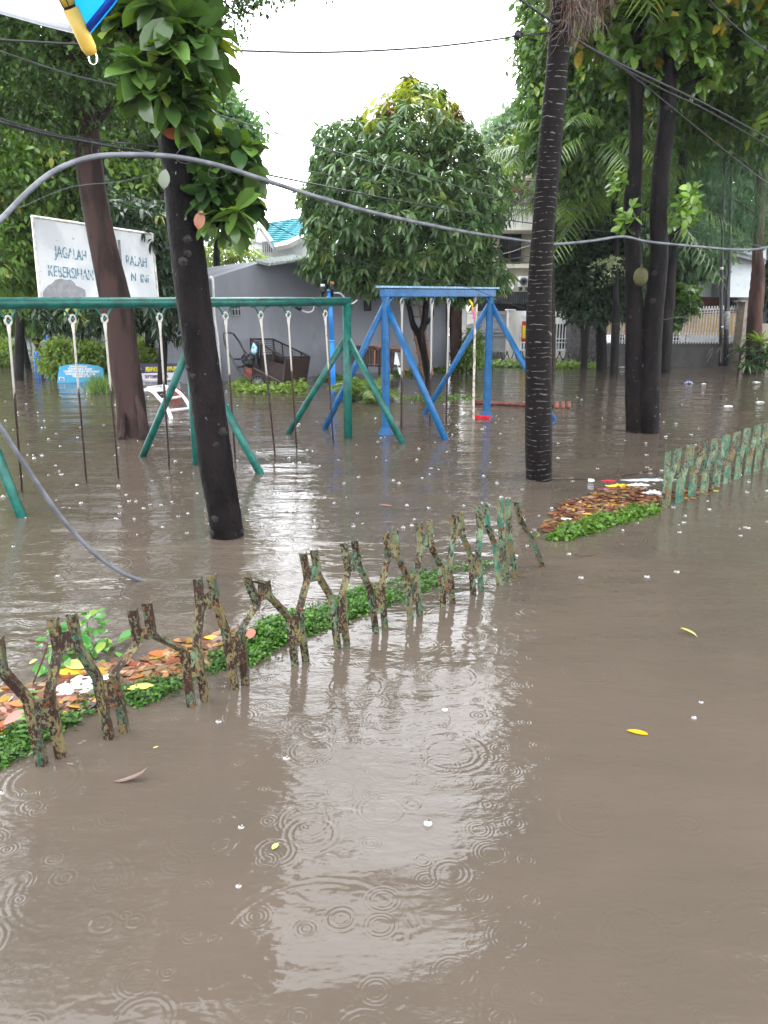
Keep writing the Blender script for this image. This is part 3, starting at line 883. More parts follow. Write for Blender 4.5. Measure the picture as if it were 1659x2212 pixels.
def swing(name, label, pairs, colr, hang_z, group, hooks=True, rad=.0115, mat=None, root_loc=None):
    G = [W(x, y) for x, y in pairs]
    c = sum(G, Vector()) / len(G)
    e = empty(name, (c.x, c.y, .0), label, 'swing', group)
    ax = (gR - gM).normalized()
    for i, g in enumerate(G):
        # hook below the bar at the same place along it
        if hooks:
            s_ = (g - gM).dot(ax); T = gM + ax * s_
            a = ax
        else:
            T = g.copy(); a = colr
        zt = hang_z
        mb = MB()
        ringc = Vector((T.x, T.y, zt - .035))
        pts = [ringc + a * (math.cos(t) * .032) + Vector((0, 0, math.sin(t) * .045)) for t in [k * math.pi / 6 for k in range(13)]]
        mb.tube(pts, .013, 8)
        bot = Vector((g.x, g.y, -.0))
        tp = ringc - Vector((0, 0, .045))
        v = bot - tp
        mb.tube([tp + Vector((0, 0, .01)), tp + v * .06, tp + v * 1.3], [.024, rad * 1.1, rad], 8)
        mb.build('rod', mat or SWROD, e, True)
        if hooks:
            mb = MB()
            for sg in (-1, 1):
                mb.tube(spline([Vector((T.x, T.y, BZ - RB * .98)) + a * sg * .14, Vector((T.x, T.y, BZ - RB * 1.12)) + a * sg * .085, Vector((T.x, T.y, zt - .02)) + a * sg * .028, Vector((T.x, T.y, zt - .045))], 4), .011, 7)
            mb.build('hook', GREEN, e, True)
    return e


HZ = zat(702, 672, gR)
grp = 'rod swings hanging from the green frame'
swing('swing', 'first rod swing from the left edge, hanging from the green bar', [(48, 1062), (187, 1043)], None, HZ, grp)
swing('swing', 'second rod swing on the green bar, in front of the brown tree trunk', [(256, 1033), (366, 1013)], None, HZ, grp)
swing('swing', 'rod swing on the green bar just right of the black knotty trunk', [(508, 991), (594, 981)], None, HZ, grp)
swing('swing', 'rod swing nearest to the right end post of the green frame', [(641, 969), (720, 956)], None, HZ, grp)

# ================================================================== BLUE SWING SET
bL, bR = W(833, 937), W(1051, 900)
bs = empty('blue_swing_frame', ((bL + bR) / 2)[:], 'blue swing frame with flat capped top beam in the middle of the park', 'swing frame')
zb = zat(815, 632, bL); bx = (bR - bL).normalized(); by = Vector((-bx.y, bx.x, 0))
rotb = Matrix.Rotation(math.atan2(bx.y, bx.x), 3, 'Z')
L_ = (bR - bL).length
mb = MB(); mb.box(((bL + bR) / 2 + Vector((0, 0, zb)))[:], (L_ + .14, .12, .12), rotb); mb.build('top_beam', BLUE, bs, bevel=.01)
mb = MB(); mb.box(((bL + bR) / 2 + Vector((0, 0, zb + .078)))[:], (L_ + .22, .2, .03), rotb); mb.build('beam_cap', M('pale_blue_cap', (.2, .34, .45), (.1, .2, .32), .35, 12, c3=(.03, .06, .1), s3=30, stretch=(2, 2, 1)), bs, bevel=.005)
for P, fl, fr in ((bL, (702, 926), (961, 948)), (bR, (919, 893), (1196, 908))):
    mb = MB(); mb.tube([Vector((P.x, P.y, -.45)), Vector((P.x, P.y, zb - .05))], .062, 8); mb.build('leg', BLUE, bs, False)
    mb = MB(); mb.tube([Vector((P.x, P.y, -.05)), Vector((P.x, P.y, .0)), Vector((P.x, P.y, .11))], [.16, .13, .06], 6); mb.build('foot', BLUE, bs)
    J = Vector((P.x, P.y, zat(820, 662, bL)))
    for q in (fl, fr):
        G = W(*q); dv = G - J
        mb = MB(); mb.tube([J + Vector((0, 0, .04)), J + dv * 1.2], .048, 12); mb.build('brace', BLUE, bs, True)
    mb = MB(); mb.tube([Vector((P.x, P.y, J.z + .0)), Vector((P.x, P.y, zb - .05)) + bx * (.16 if P is bL else -.16)], .018, 8); mb.build('gusset', BLUE, bs)
ROD2 = NT('blue_swing_rod')
sp_ = ROD2.n('ShaderNodeSeparateXYZ'); ROD2.l(ROD2.pos(), sp_.inputs[0])
nz = ROD2.noise(ROD2.pos((1, 1, .4)), 22, 4)
zz = ROD2.math('ADD', sp_.outputs[2], ROD2.math('MULTIPLY_ADD', nz, .5, -.25))
ROD2 = ROD2.done(ROD2.bsdf(ROD2.mix(ROD2.step(zz, .78, .86), ROD2.mix(ROD2.step(ROD2.noise(ROD2.pos(), 40, 4), .6, .66), (.035, .02, .02), (.3, .22, .18)), (.34, .32, .3)), .4))
for lab, pr in (('bare rod swing hanging at the left post of the blue frame', [(867, 924), (929, 917)]), ('single bare swing rod in the middle of the blue frame', [(964, 911)])):
    e = swing('swing', lab, pr, bx, zat(858, 648, bL), 'rod swings on the blue frame', False, .015, ROD2)
    for g in pr:
        G = W(*g); mb = MB(); T = Vector((G.x, G.y, zat(858, 648, bL)))
        s_ = (G - bL).dot(bx); Q = bL + bx * s_ + Vector((0, 0, zb - .06))
        mb.tube([Q, T + Vector((0, 0, .0)), T - Vector((0, 0, .03))], .01, 6); mb.build('hook', BLUE, e, True)
e = empty('rope', W(1023, 905), 'pale rope hanging from the right of the blue beam with a yellow and pink ribbon', 'rope')
G = W(1023, 905); T = Vector((G.x - .03, G.y, zb - .02))
mb = MB(); mb.tube([Vector((T.x + (G.x - T.x) * t + random.uniform(-.004, .004), G.y, T.z * (1 - t) - .15 * t)) for t in [i / 14 for i in range(15)]], .02, 7, True, .18); mb.build('strand', M('rope_pale', (.5, .45, .4), (.25, .2, .17), .6, 18), e, True)
mb = MB(); mb.tube([T + Vector((.0, -.04, .05)), T + Vector((.05, -.05, .0)), T + Vector((.02, -.05, -.12)), T + Vector((-.03, -.05, -.2))], .012, 6); mb.build('knot', BLACK, e, True)
for nm, cc, a, b in (('yellow_ribbon', (.8, .6, .02), (1014, 648), (1021, 668)), ('pink_ribbon', (.75, .12, .32), (1020, 666), (1022, 688))):
    A = F(*a, G.y / K); B = F(*b, G.y / K); mb = MB()
    mb.tube(spline([A, A.lerp(B, .5) + Vector((.02, -.03, 0)), B + Vector((0, -.02, 0))], 4), .018, 5, True, .2)
    mb.build(nm, M(nm, cc, None, .5), e)
mb = MB()
g = W(1040, 903)
pl_ = [Vector((g.x + x, g.y + y, z)) for x, y, z in ((-.17, -.03, .0), (-.1, -.05, .05), (-.02, -.03, .02), (.06, -.06, .06), (.16, -.03, .02), (.19, .04, .0), (.05, .07, .03), (-.1, .05, .04))]
mb.prism(pl_, (0, 0, -.03))
tag(mb.build('red_cloth', M('red_cloth', (.6, .01, .03), (.45, .01, .02), .35, 8), None, False, .01), 'bright red cloth floating at the foot of the hanging rope', 'cloth')
# seesaw beam
ss = empty('seesaw', W(1110, 874), 'red brown pipe of a seesaw lying on the water, crossing behind the palm trunk', 'seesaw')
REDP = M('red_pipe_paint', (.12, .03, .024), (.07, .022, .02), .25, 9, c3=(.2, .1, .08), s3=20)
A, B = W(1026, 874), W(1196, 880)
mb = MB(); mb.tube([A + Vector((0, 0, .04)), B + Vector((0, 0, .03))], .042, 16); mb.build('beam', REDP, ss, True)
for k in range(3):
    c = B + Vector((.06 + k * .11, 0, .0)); mb = MB()
    mb.tube([c + Vector((math.sin(t) * .03, math.sin(t) * .14, .085 * math.cos(t))) for t in [i * math.pi / 10 - math.pi / 2 for i in range(11)]], .035, 8)
    mb.build('seat_loop', M('orange_red_paint', (.2, .06, .04), (.13, .04, .03), .3, 9), ss, True)

# ================================================================== WHITE CLIMBER
wc = empty('arched_climber', W(369, 900), 'low white arched climbing ladder in the water behind the brown tree', 'climbing frame')
r1 = [F(*a) for a in ((300, 846, 11.8), (325, 843, 11.4), (347, 864, 10.9), (358, 877, 10.6), (366, 893, 10.3), (370, 906, 10.15))]
r2 = [F(*a) for a in ((352, 833, 12.6), (369, 839, 12.2), (382, 844, 11.9), (394, 855, 11.6), (405, 870, 11.2), (413, 888, 11.0), (416, 897, 10.9))]
for r_ in (r1, r2): mb = MB(); mb.tube(spline(r_, 4), .032, 10); mb.build('rail', WHITE, wc, True)
for a, b in (((365, 887, 10.4), (412, 882, 11.05)), ((347, 864, 10.9), (395, 856, 11.6)), ((328, 845, 11.3), (372, 841, 12.1)), ((318, 838, 12.4), (356, 833, 12.7)), ((322, 842, 12), (360, 837, 12.5))):
    mb = MB(); mb.tube([F(*a), F(*b)], .026, 8); mb.build('rung', WHITE, wc, True)
mb = MB()
for x in (371, 379, 386): mb.ball(W(x, 856) + Vector((0, 0, .03)), .11, 10, 7, (.9, .9, 1.3))
tag(mb.build('red_float', M('red_plastic', (.25, .02, .02), (.16, .02, .02), .3, 5), None, True), 'dark red plastic lump half sunk behind the white climbing ladder', 'float')

# ================================================================== SIGN BOARD
sA, sB = F(68, 560, 10.2), F(341, 560, 12.4)
SP = vplane(Vector((sA.x, sA.y, 0)), Vector((sB.x, sB.y, 0)))
sg = empty('sign_board', F(205, 700, 11.2), 'large old white board with flaking blue letters behind the brown tree trunk', 'sign')
c4 = [on(x, y, SP) for x, y in ((70, 468), (328, 506), (342, 658), (88, 656))]
mb = MB(); mb.prism(c4, SP[1] * .03)
SB = M('sign_white', (.72, .73, .75), (.6, .62, .65), .4, 1.5, c3=(.25, .24, .24), s3=14, lo3=.69, hi3=.71)
mb.build('panel', SB, sg)
mb = MB(); cc4 = c4 + [c4[0]]
for i in range(4):
    a, b = cc4[i], cc4[i + 1]; mb.tube([a + (a - b).normalized() * .02, b + (b - a).normalized() * .02], .028, 4)
mb.build('frame', M('sign_frame', (.66, .65, .62), (.45, .42, .38), .45, 8, c3=(.15, .1, .08), s3=22, lo3=.66, hi3=.7), sg)
mb = MB()
blob = [on(x, y, SP) - SP[1] * .008 for x, y in ((93, 657), (92, 632), (97, 624), (104, 617), (112, 612), (120, 604), (131, 602), (143, 605), (152, 604), (160, 611), (163, 617), (172, 620), (183, 626), (185, 635), (183, 657))]
mb.prism(blob, SP[1] * .004); mb.build('bare_patch', M('bare_patch', (.33, .33, .35), (.27, .27, .29), .6, 8), sg)
INK = NT('flaking_ink')
nn = INK.step(INK.noise(INK.pos(), 13, 5, .7), .485, .55)
tr = INK.n('ShaderNodeBsdfTransparent'); bb = INK.bsdf((.09, .25, .34), .5); mx = INK.n('ShaderNodeMixShader')
INK.l(nn, mx.inputs[0]); INK.l(bb.outputs[0], mx.inputs[1]); INK.l(tr.outputs[0], mx.inputs[2]); INK = INK.done(mx)


def sign_text(s, x0, y0, x1, y1, h_px, nm='lettering', plane=None, mat=None, parent=None, off=.012, shear=0, thick=.003):
    plane = plane or SP
    a, b = on(x0, y0, plane), on(x1, y1, plane)
    top_ = on(x0, y0 - h_px, plane)
    hh = (top_ - a).z / .72
    o = text(nm, s, mat or INK, None, Matrix.Identity(4), hh, shear, thick * 1.0)
    xs = [v.co.x for v in o.data.vertices]; w = max(xs) - min(xs)
    m = frame(a - plane[1] * off, (b - a), Vector((0, 0, 1)))
    m2 = m @ Matrix.Diagonal(((b - a).length / w, 1, 1, 1)) @ Matrix.Translation((-min(xs), 0, 0))
    o.data.transform(m2)
    if parent is not None: depth_parent(o, parent)
    return o


for s, x0, y0, x1, y1, h in (('JAGALAH', 117, 554, 186, 564, 25), ('KEBERSIHAN', 104, 596, 201, 606, 25), ('RALAH', 272, 572, 316, 577, 22), ('N  INI', 283, 607, 320, 613, 20)):
    sign_text(s, x0, y0, x1, y1, h, parent=sg, thick=.0)
mb = MB()
for x in (232, 262):
    p = on(x, 640, SP); mb.tube([Vector((p.x, p.y + .06, -.45)), Vector((p.x, p.y + .06, p.z + 1.0))], .045, 8)
mb.build('post', M('sign_post', (.2, .2, .2)), sg)

# ================================================================== BANNERS
def banner_plane(xa, xb, y, da, db): 
    A, B = F(xa, y, da), F(xb, y, db); return vplane(Vector((A.x, A.y, 0)), Vector((B.x, B.y, 0)))


NAVY = M('navy_banner', (.025, .018, .09), (.02, .015, .07), .35, 3)
BW = M('banner_white', (.72, .7, .74), (.62, .6, .64), .35, 3)
bp = banner_plane(300, 430, 805, 15.2, 14.6)
e = empty('tax_banner', on(345, 823, bp), 'navy and white banner with yellow capitals floating behind the brown tree', 'banner')
mb = MB(); mb.prism([on(*p, bp) for p in ((295, 786), (385, 785), (383, 808), (297, 808))], bp[1] * .02); mb.build('navy_field', NAVY, e)
mb = MB(); mb.prism([on(*p, bp) - bp[1] * .003 for p in ((302, 806.5), (382, 804.5), (380, 821), (305, 822))], bp[1] * .02); mb.build('white_field', BW, e)
YL = M('yellow_ink', (.7, .62, .03), None, .5)
sign_text('P', 300, 803, 307, 803, 8.5, 'lettering', bp, YL, e, .01, .25, .012)
sign_text('PEMBAYARAN PBB-P2', 315, 802, 383, 801, 9, 'lettering', bp, YL, e, .01, .25, .01)
sign_text('SEPTEMBER 2019', 314, 817, 364, 817, 7.5, 'lettering', bp, M('purple_ink', (.12, .04, .12), None, .5), e, .012, 0, .002)
e = empty('logo_banner', on(405, 823, bp), 'white banner with a curled pink and teal mark beside the navy banner', 'banner')
bp2 = (bp[0] - bp[1] * .06, bp[1])
mb = MB(); mb.prism([on(*p, bp2) for p in ((390, 783), (440, 780), (440, 824), (381, 823))], bp2[1] * .02); mb.build('cloth', BW, e)
for cc, pts_ in (((.6, .12, .17), ((396, 792), (399, 798), (396, 803), (392, 808))), ((.02, .22, .2), ((391, 803), (391, 808), (394, 813), (390, 818)))):
    mb = MB(); q = spline([tuple(on(*p, bp2) - bp2[1] * .012) for p in pts_], 4)
    mb.tube(q, [S(1.2 + 1.6 * math.sin(math.pi * i / (len(q) - 1)), 14.8) for i in range(len(q))], 5); mb.build('mark', M('mark', cc, None, .5), e)
sign_text('bn', 400, 805, 412, 805, 7, 'lettering', bp2, DARK, e, .01)
sign_text('ak', 400, 814, 408, 814, 4, 'lettering', bp2, M('grey_ink', (.3, .3, .32)), e, .01)
bp3 = banner_plane(120, 226, 805, 14.6, 14.8)
e = empty('blue_banner', on(175, 823, bp3), 'light blue banner with rows of white writing sagging under the hedge', 'banner')
mb = MB(); tp_ = [(128, 792), (145, 788), (165, 786), (190, 787), (210, 790), (222, 795)]
mb.prism([on(*p, bp3) for p in tp_ + [(226, 828), (123, 828)]], bp3[1] * .02)
mb.build('cloth', M('sky_blue_cloth', (.05, .3, .5), (.08, .36, .55), .4, 2), e)
WI = M('white_ink', (.75, .75, .78), None, .5)
for s, x0, x1, y, h in (('LINGKUNGAN', 150, 188, 793, 3.5), ('TAMAN RW', 146, 200, 798.5, 4), ('DUKUNG JAM BELAJAR MASYARAKAT', 138, 216, 804, 4.5), ('DARI JAM 19.00 S.D. 21.00', 142, 206, 809.5, 4.2), ('WILAYAH RT 003', 156, 196, 814.5, 4)):
    sign_text(s, x0, y, x1, y + .6, h, 'lettering', bp3, WI, e, .01, 0, .004)
mb = MB(); mb.prism([on(*p, bp3) - bp3[1] * .02 for p in ((127, 814), (139, 815), (140, 822), (128, 821))], bp3[1] * .005); mb.build('picture_frame', BW, e)
mb = MB(); mb.prism([on(*p, bp3) - bp3[1] * .03 for p in ((129.5, 815.5), (137, 816.5), (138, 820.5), (130, 820))], bp3[1] * .005); mb.build('picture', M('picture_dark', (.1, .08, .1), (.25, .22, .3), .5, 12), e)

# ------------------------------------------------------------------ blue play frame on the left
e = empty('blue_play_frame', W(98, 818), 'blue pipe play frame with netting at the edge of the hedge on the left', 'play frame')
db = D0(80, 817)
for x0, y0, x1, y1, w in ((74, 760, 79, 830, 3), (79, 760, 84, 830, 3), (84, 762, 89, 830, 3.2), (101, 704, 110, 836, 5), (95, 775, 103, 832, 2)):
    mb = MB(); mb.tube([F(x1, y1 + 12, db), F(x0, y0, db)], S(w / 2, db), 8); mb.build('post', BLUE_BRIGHT, e, True)
mb = MB(); mb.tube(spline([F(80, 775, db), F(81, 762, db), F(84, 759.5, db), F(106, 758.5, db)], 4), S(1.4, db), 8); mb.build('rail', BLUE_BRIGHT, e, True)
mb = MB()
for i in range(7): mb.tube([F(84 + i * 2.6, 762, db), F(96 + i * 1.6, 790, db)], .007, 4); mb.tube([F(84 + i * 2.6, 762, db), F(84 + i * 2.2, 775, db)], .007, 4)
for i in range(6): mb.tube([F(84 + i, 764 + i * 4, db), F(104, 764 + i * 4, db)], .007, 4)
mb.build('net', M('net_grey', (.15, .18, .2)), e)

# ------------------------------------------------------------------ blue lamp pole
e = empty('lamp_pole', W(720, 852), 'bright blue pole with floodlights on top behind the green swing post', 'lamp post')
dl = D0(720, 852)
mb = MB(); mb.tube([F(721, 870, dl), F(717, 735, dl)], S(5.5, dl), 14); mb.tube([F(717, 737, dl), F(712, 626, dl)], S(4.8, dl), 14); mb.build('pole', BLUE_BRIGHT, e, True)
mb = MB(); mb.tube([F(712, 630, dl), F(712, 625, dl)], [S(6.5, dl), S(5.5, dl)], 14); mb.tube([F(717, 738, dl), F(717, 734, dl)], S(6.5, dl), 14); mb.build('collar', M('pole_pale_blue', (.1, .3, .5)), e, True)
for x, y, w in ((697, 627, 6.5), (717.5, 622, 6)):
    b = F(x, y + 7, dl - .1); c = F(x, y - 8, dl - .1)
    mb = MB(); mb.tube([b, b.lerp(c, .15), c], [S(w * .6, dl), S(w * .75, dl), S(w, dl)], 12); fl = mb.build('floodlight', BLACK, e, True)
    mb = MB(); mb.tube([c, c + Vector((0, 0, .05))], [S(w * .8, dl), S(w * .7, dl)], 12); mb.build('lens', M('lens_amber' if x > 700 else 'lens_clear', (.25, .12, .03) if x > 700 else (.6, .6, .62), None, .2), fl, True)
    mb = MB(); mb.tube([F(x, y + 6, dl - .1), F(x, y + 20, dl), F(712, y + 22, dl)], .03, 8); mb.build('bracket', BLACK, e)
b = F(638, 657, dl); c = F(651, 670, dl)
mb = MB(); mb.tube([b, b.lerp(c, .7), c], [S(7, dl), S(5.5, dl), S(3, dl)], 10); mb.build('floodlight', BLACK, e, True)
mb = MB(); mb.tube(spline([c, F(664, 675, dl), F(676, 671, dl), F(683, 655, dl), F(712, 640, dl)], 5), .02, 6); mb.build('cable', M('cable_grey', (.3, .3, .32)), e, True)
mb = MB(); mb.tube(spline([F(717, 634, dl), F(735, 634, dl), F(748, 648, dl), F(760, 656, dl), F(772, 648, dl)], 5), .018, 6); mb.build('cable', M('cable_grey2', (.4, .4, .42)), e, True)

# ------------------------------------------------------------------ rubbish cart
CARTD = M('cart_dark_metal', (.022, .014, .013), (.035, .018, .015), .5, 6, c3=(.07, .04, .035), s3=14)
CARTR = M('cart_red_metal', (.09, .014, .014), (.05, .012, .012), .45, 6, c3=(.03, .015, .014), s3=10)
ct = empty('rubbish_cart', W(590, 830), 'dark tilted rubbish cart with wire mesh sides against the grey wall', 'cart')
dn, df = 13.6, 14.6
q = lambda zx, zy, d: F(486 + zx * .1302, 702 + zy * .1302, d)
A1, B1, C1, D1 = q(425, 232, dn + .5), q(1010, 537, dn), q(1408, 525, df), q(800, 235, df + .6)     # rim corners
A2, B2, C2, D2 = q(440, 890, dn + .5), q(960, 985, dn), q(1345, 960, df), q(850, 820, df + .6)     # floor corners
mid = lambda a, b, t: a.lerp(b, t)
mb = MB()
Am, Bm, Cm, Dm = mid(A1, A2, .42), mid(B1, B2, .06), mid(C1, C2, .04), mid(D1, D2, .42)
def slab(mb, a, b, c, d, th=.03):
    n = (b - a).cross(c - a).normalized(); mb.prism([a, b, c, d], n * th)
slab(mb, Am.lerp(Bm, 0), mid(B1, B2, .28), B2, A2); mb.build('side_panel', CARTD, ct)
mb = MB(); slab(mb, Bm, Cm, C2, B2); mb.build('end_panel', CARTD, ct)
mb = MB(); slab(mb, Dm, mid(C1, C2, .4), C2, D2); mb.build('side_panel', CARTD, ct)
mb = MB(); slab(mb, A2, B2, C2, D2); mb.build('floor', CARTD, ct)
mb = MB(); slab(mb, Am, Dm, D2, A2); mb.build('end_panel', CARTD, ct)
mb = MB()
for a, b in ((A1, B1), (D1, C1), (A1, D1), (A1, Am), (D1, Dm), (B1, B2), (C1, C2), (A1.lerp(B1, .3), A1.lerp(B1, .3) + (A2 - A1) * .4), (A1.lerp(B1, .65), A1.lerp(B1, .65) + (B2 - B1) * .35), (D1.lerp(C1, .25), D1.lerp(C1, .25) + (D2 - D1) * .42), (D1.lerp(C1, .5), D1.lerp(C1, .5) + (D2 - D1) * .33), (D1.lerp(C1, .77), D1.lerp(C1, .77) + (D2 - D1) * .15), (B1, C1)):
    mb.tube([a, b], .022, 6)
mb.build('frame', CARTD, ct)
MESHW = M('mesh_wire', (.05, .04, .04))
mb1, mb2, mb3 = MB(), MB(), MB()
for i in range(1, 26):
    t = i / 26; a = D1.lerp(C1, t); mb1.tube([a, a + (D2 - D1) * (.42 * (1 - t) + .02)], .005, 4)
    a = A1.lerp(B1, t); mb2.tube([a, a + (A2 - A1) * (.42 * (1 - t) + .1)], .004, 4)
for i in range(1, 7): mb3.tube([A1.lerp(Am, i / 7), D1.lerp(Dm, i / 7)], .010, 4)
mb1.build('wire_mesh', MESHW, ct); mb2.build('wire_mesh', MESHW, ct); mb3.build('slats', MESHW, ct)
mb = MB(); slab(mb, q(470, 330, dn + .38), q(560, 320, dn + .36), q(560, 700, dn + .3), q(440, 700, dn + .42), .02); mb.build('tarp', BLACK, ct)
mb = MB(); slab(mb, q(330, 670, dn + .3), q(450, 690, dn + .25), q(440, 900, dn + .25), q(300, 830, dn + .3), .05); np_ = mb.build('red_plate', M('plate_red', (.16, .02, .02), (.1, .015, .015), .5, 8), ct)
pl0 = q(345, 760, dn + .2)
for i in range(5):
    x = 355 + i * 20; mb = MB(); mb.tube([q(x, 695 + i * 7, dn + .22), q(x - 4, 770 + i * 9, dn + .2)], .012, 5); mb.build('painted_stroke', M('orange_stroke', (.35, .12, .07)), np_)
mb = MB(); c = q(545, 950, dn - .05); ax_ = (D1 - A1).normalized()
ring = [c + Vector((math.cos(t) * .15, 0, math.sin(t) * .15)) for t in [i * math.pi / 12 for i in range(25)]]
mb.tube(ring, .022, 8); wl = mb.build('wheel', BLACK, ct, True)
mb = MB()
for i in range(6):
    a = i * math.pi / 6; mb.tube([c + Vector((math.cos(a) * .14, 0, math.sin(a) * .14)), c - Vector((math.cos(a) * .14, 0, math.sin(a) * .14))], .005, 4)
mb.tube([c - Vector((0, .04, 0)), c + Vector((0, .9, 0))], .02, 8); mb.build('spokes', M('spoke_grey', (.3, .3, .3)), wl)
mb = MB(); mb.tube(spline([q(480, 480, dn + .9), q(350, 470, dn + .9), q(230, 270, dn + .9), q(140, 150, dn + .8), q(100, 132, dn + .6), q(20, 124, dn + .5), q(-20, 160, dn + .4), q(20, 360, dn + .3), q(110, 550, dn + .3), q(230, 760, dn + .3), q(310, 850, dn + .3)], 5), .024, 8)
mb.tube([q(112, 565, dn + .3), q(300, 568, dn + .7)], .02, 6); mb.tube([q(215, 690, dn + .3), q(330, 680, dn + .4)], .03, 6)
mb.build('handle', M('handle_steel', (.06, .06, .065), None, .3), ct, True)
mb = MB(); mb.tube([q(470, 710, dn + .2), q(930, 950, dn - .05)], .012, 6); mb.build('brace', M('cart_brace', (.14, .1, .08)), ct)
mb = MB(); mb.ball(q(350, 570, dn + .2), .13, 9, 7, (.9, .7, 1)); mb.ball(q(400, 620, dn + .15), .12, 9, 7); mb.ball(q(430, 540, dn + .2), .1, 9, 7)
tag(mb.build('rubbish_bag', BLACK, None, True), 'black rubbish bag hanging on the back of the tilted cart', 'bag')
mb = MB(); c = q(478, 400, dn + .2)
mb.tube([c + Vector((0, 0, .13)), c + Vector((.01, 0, .05)), c + Vector((0, 0, -.05)), c + Vector((0, 0, -.12))], [.012, .06, .075, .03], 9, True, .15)
tag(mb.build('blue_bag', M('blue_bag', (.1, .4, .6), (.5, .65, .75), .3, 14), None, True), 'small light blue plastic bag tied to the corner of the cart', 'bag')

# ------------------------------------------------------------------ wooden lean-to behind the blue frame
wd = empty('wood_stack', F(820, 800, 15.3), 'dark wooden crate of planks and boards behind the blue swing frame', 'wood stack')
z8 = lambda zx, zy, d: F(648 + zx * .1953, 594 + zy * .1953, d)
WOODD = M('wet_dark_wood', (.03, .016, .012), (.05, .027, .018), .45, 8, stretch=(1, 1, 4), c3=(.015, .01, .01), s3=16)
WOODO = M('orange_wood', (.3, .11, .05), (.2, .07, .035), .45, 10, stretch=(1, 1, 4))
dw = 14.9
mb = MB()
for i in range(16):
    x = 555 + i * 31; a = z8(x, 795 + (i % 3) * 5, dw + .3); b = z8(x + 28, 795, dw + .3); c = z8(x + 28, 985, dw + .3); d = z8(x, 985 + (i % 2) * 6, dw + .3)
    mb.prism([a, b, c, d], (0, .03, 0))
mb.build('side_boards', WOODD, wd)
mb = MB(); mb.prism([z8(550, 790, dw + .3), z8(1050, 800, dw + .3), z8(1050, 800, dw + 1), z8(550, 790, dw + 1)], (0, 0, -.03)); mb.prism([z8(550, 985, dw + .3), z8(1090, 1000, dw + .3), z8(1090, 1000, dw + 1), z8(550, 985, dw + 1)], (0, 0, -.05)); mb.build('shelf', WOODD, wd)
for a, b, th, m_ in (((545, 778), (830, 790), .05, WOODD), ((815, 775), (1195, 820), .05, WOODO), ((820, 795), (1190, 835), .07, WOODD), ((670, 812), (745, 802), .04, WOODO), ((820, 800), (815, 990), .04, WOODO), ((1110, 850), (1150, 1100), .07, WOODO), ((930, 995), (1120, 1000), .05, WOODD), ((1150, 1040), (1200, 1045), .03, WOODO)):
    mb = MB(); A = z8(*a, dw); B = z8(*b, dw); mb.prism([A, B, B + Vector((.03 if abs(A.x - B.x) < .2 else 0, 0, -th)), A + Vector((.03 if abs(A.x - B.x) < .2 else 0, 0, -th))], (0, .12, 0)); mb.build('plank', m_, wd)
mb = MB(); mb.prism([z8(1052, 855, dw), z8(1075, 862, dw), z8(1130, 1100, dw), z8(1098, 1100, dw), z8(1070, 990, dw), z8(1040, 990, dw)], (0, .03, 0)); mb.build('white_board', WHITE, wd)
for k in range(4):
    mb = MB(); a = z8(600 + k * 140, 985, dw + .4); mb.tube([a, Vector((a.x, a.y, -.45))], .035, 6); mb.build('leg', WOODD, wd)

# bamboo ladder
ld = empty('bamboo_ladder', W(922, 806), 'reddish bamboo ladder leaning on the grey wall behind the mango trunk', 'ladder')
BAM = M('bamboo', (.2, .09, .06), (.28, .15, .1), .5, 9, c3=(.08, .04, .03), s3=20)
dL = 15.6
for a, b in (((1180, 220), (1365, 1120)), ((1300, 240), (1465, 1110))):
    A, B = z8(*a, dL + .5), z8(*b, dL - .6); mb = MB()
    pts_ = []
    n_ = 9
    for i in range(n_): pts_ += [A.lerp(B, i / n_ + .002), A.lerp(B, i / n_ + .009), A.lerp(B, (i + .97) / n_)]
    mb.tube(pts_, [(.03, .04, .03)[k % 3] for k in range(len(pts_))], 8); mb.build('rail', BAM, ld, True)
for t in (.12, .27, .42, .57, .72, .86):
    A = z8(1180, 220, dL + .5).lerp(z8(1365, 1120, dL - .6), t); B = z8(1300, 240, dL + .5).lerp(z8(1465, 1110, dL - .6), t)
    mb = MB(); mb.tube([A + (A - B) * .3, B + (B - A) * .3], .02, 7); mb.build('rung', BAM, ld, True)

# ------------------------------------------------------------------ utility poles on the right
POLE = M('black_pole', (.016, .015, .017), (.03, .028, .03), .35, 3, c3=(.2, .2, .2), s3=4, lo3=.68, hi3=.7)
e = empty('utility_pole', F(1558, 760, 16.6), 'thin black utility pole, left one of the two in front of the boarded fence', 'utility pole')
mb = MB(); mb.tube([F(1556, 790, 16.6), F(1558, 680, 16.6), F(1561, 480, 16.6), F(1566, 300, 16.6), F(1568, 250, 16.6)], [S(4, 16.6), S(3.4, 16.6), S(3, 16.6), S(2.7, 16.6), S(2.5, 16.6)], 12); mb.build('shaft', POLE, e, True)
mb = MB()
for y in (577, 580, 705): mb.tube([F(1558.5, y, 16.6), F(1558.5, y + 1.8, 16.6)], S(3.9, 16.6), 12)
mb.build('band', WHITE, e)
e = empty('utility_pole', F(1571, 760, 16.8), 'thicker black utility pole wrapped with grey posters, right one of the two', 'utility pole')
mb = MB(); mb.tube([F(1568, 790, 16.8), F(1569, 700, 16.8), F(1572, 620, 16.8), F(1575, 590, 16.8), F(1577, 500, 16.8), F(1580, 300, 16.8)], [S(5.5, 16.8), S(5, 16.8), S(4.8, 16.8), S(3.2, 16.8), S(3, 16.8), S(2.5, 16.8)], 12); mb.build('shaft', POLE, e, True)
mb = MB(); mb.tube([F(1569, 711, 16.8), F(1570, 672, 16.8)], S(6.2, 16.8), 12); mb.build('poster_wrap', M('poster_grey', (.2, .2, .21), (.1, .1, .1), .6, 14), e, True)

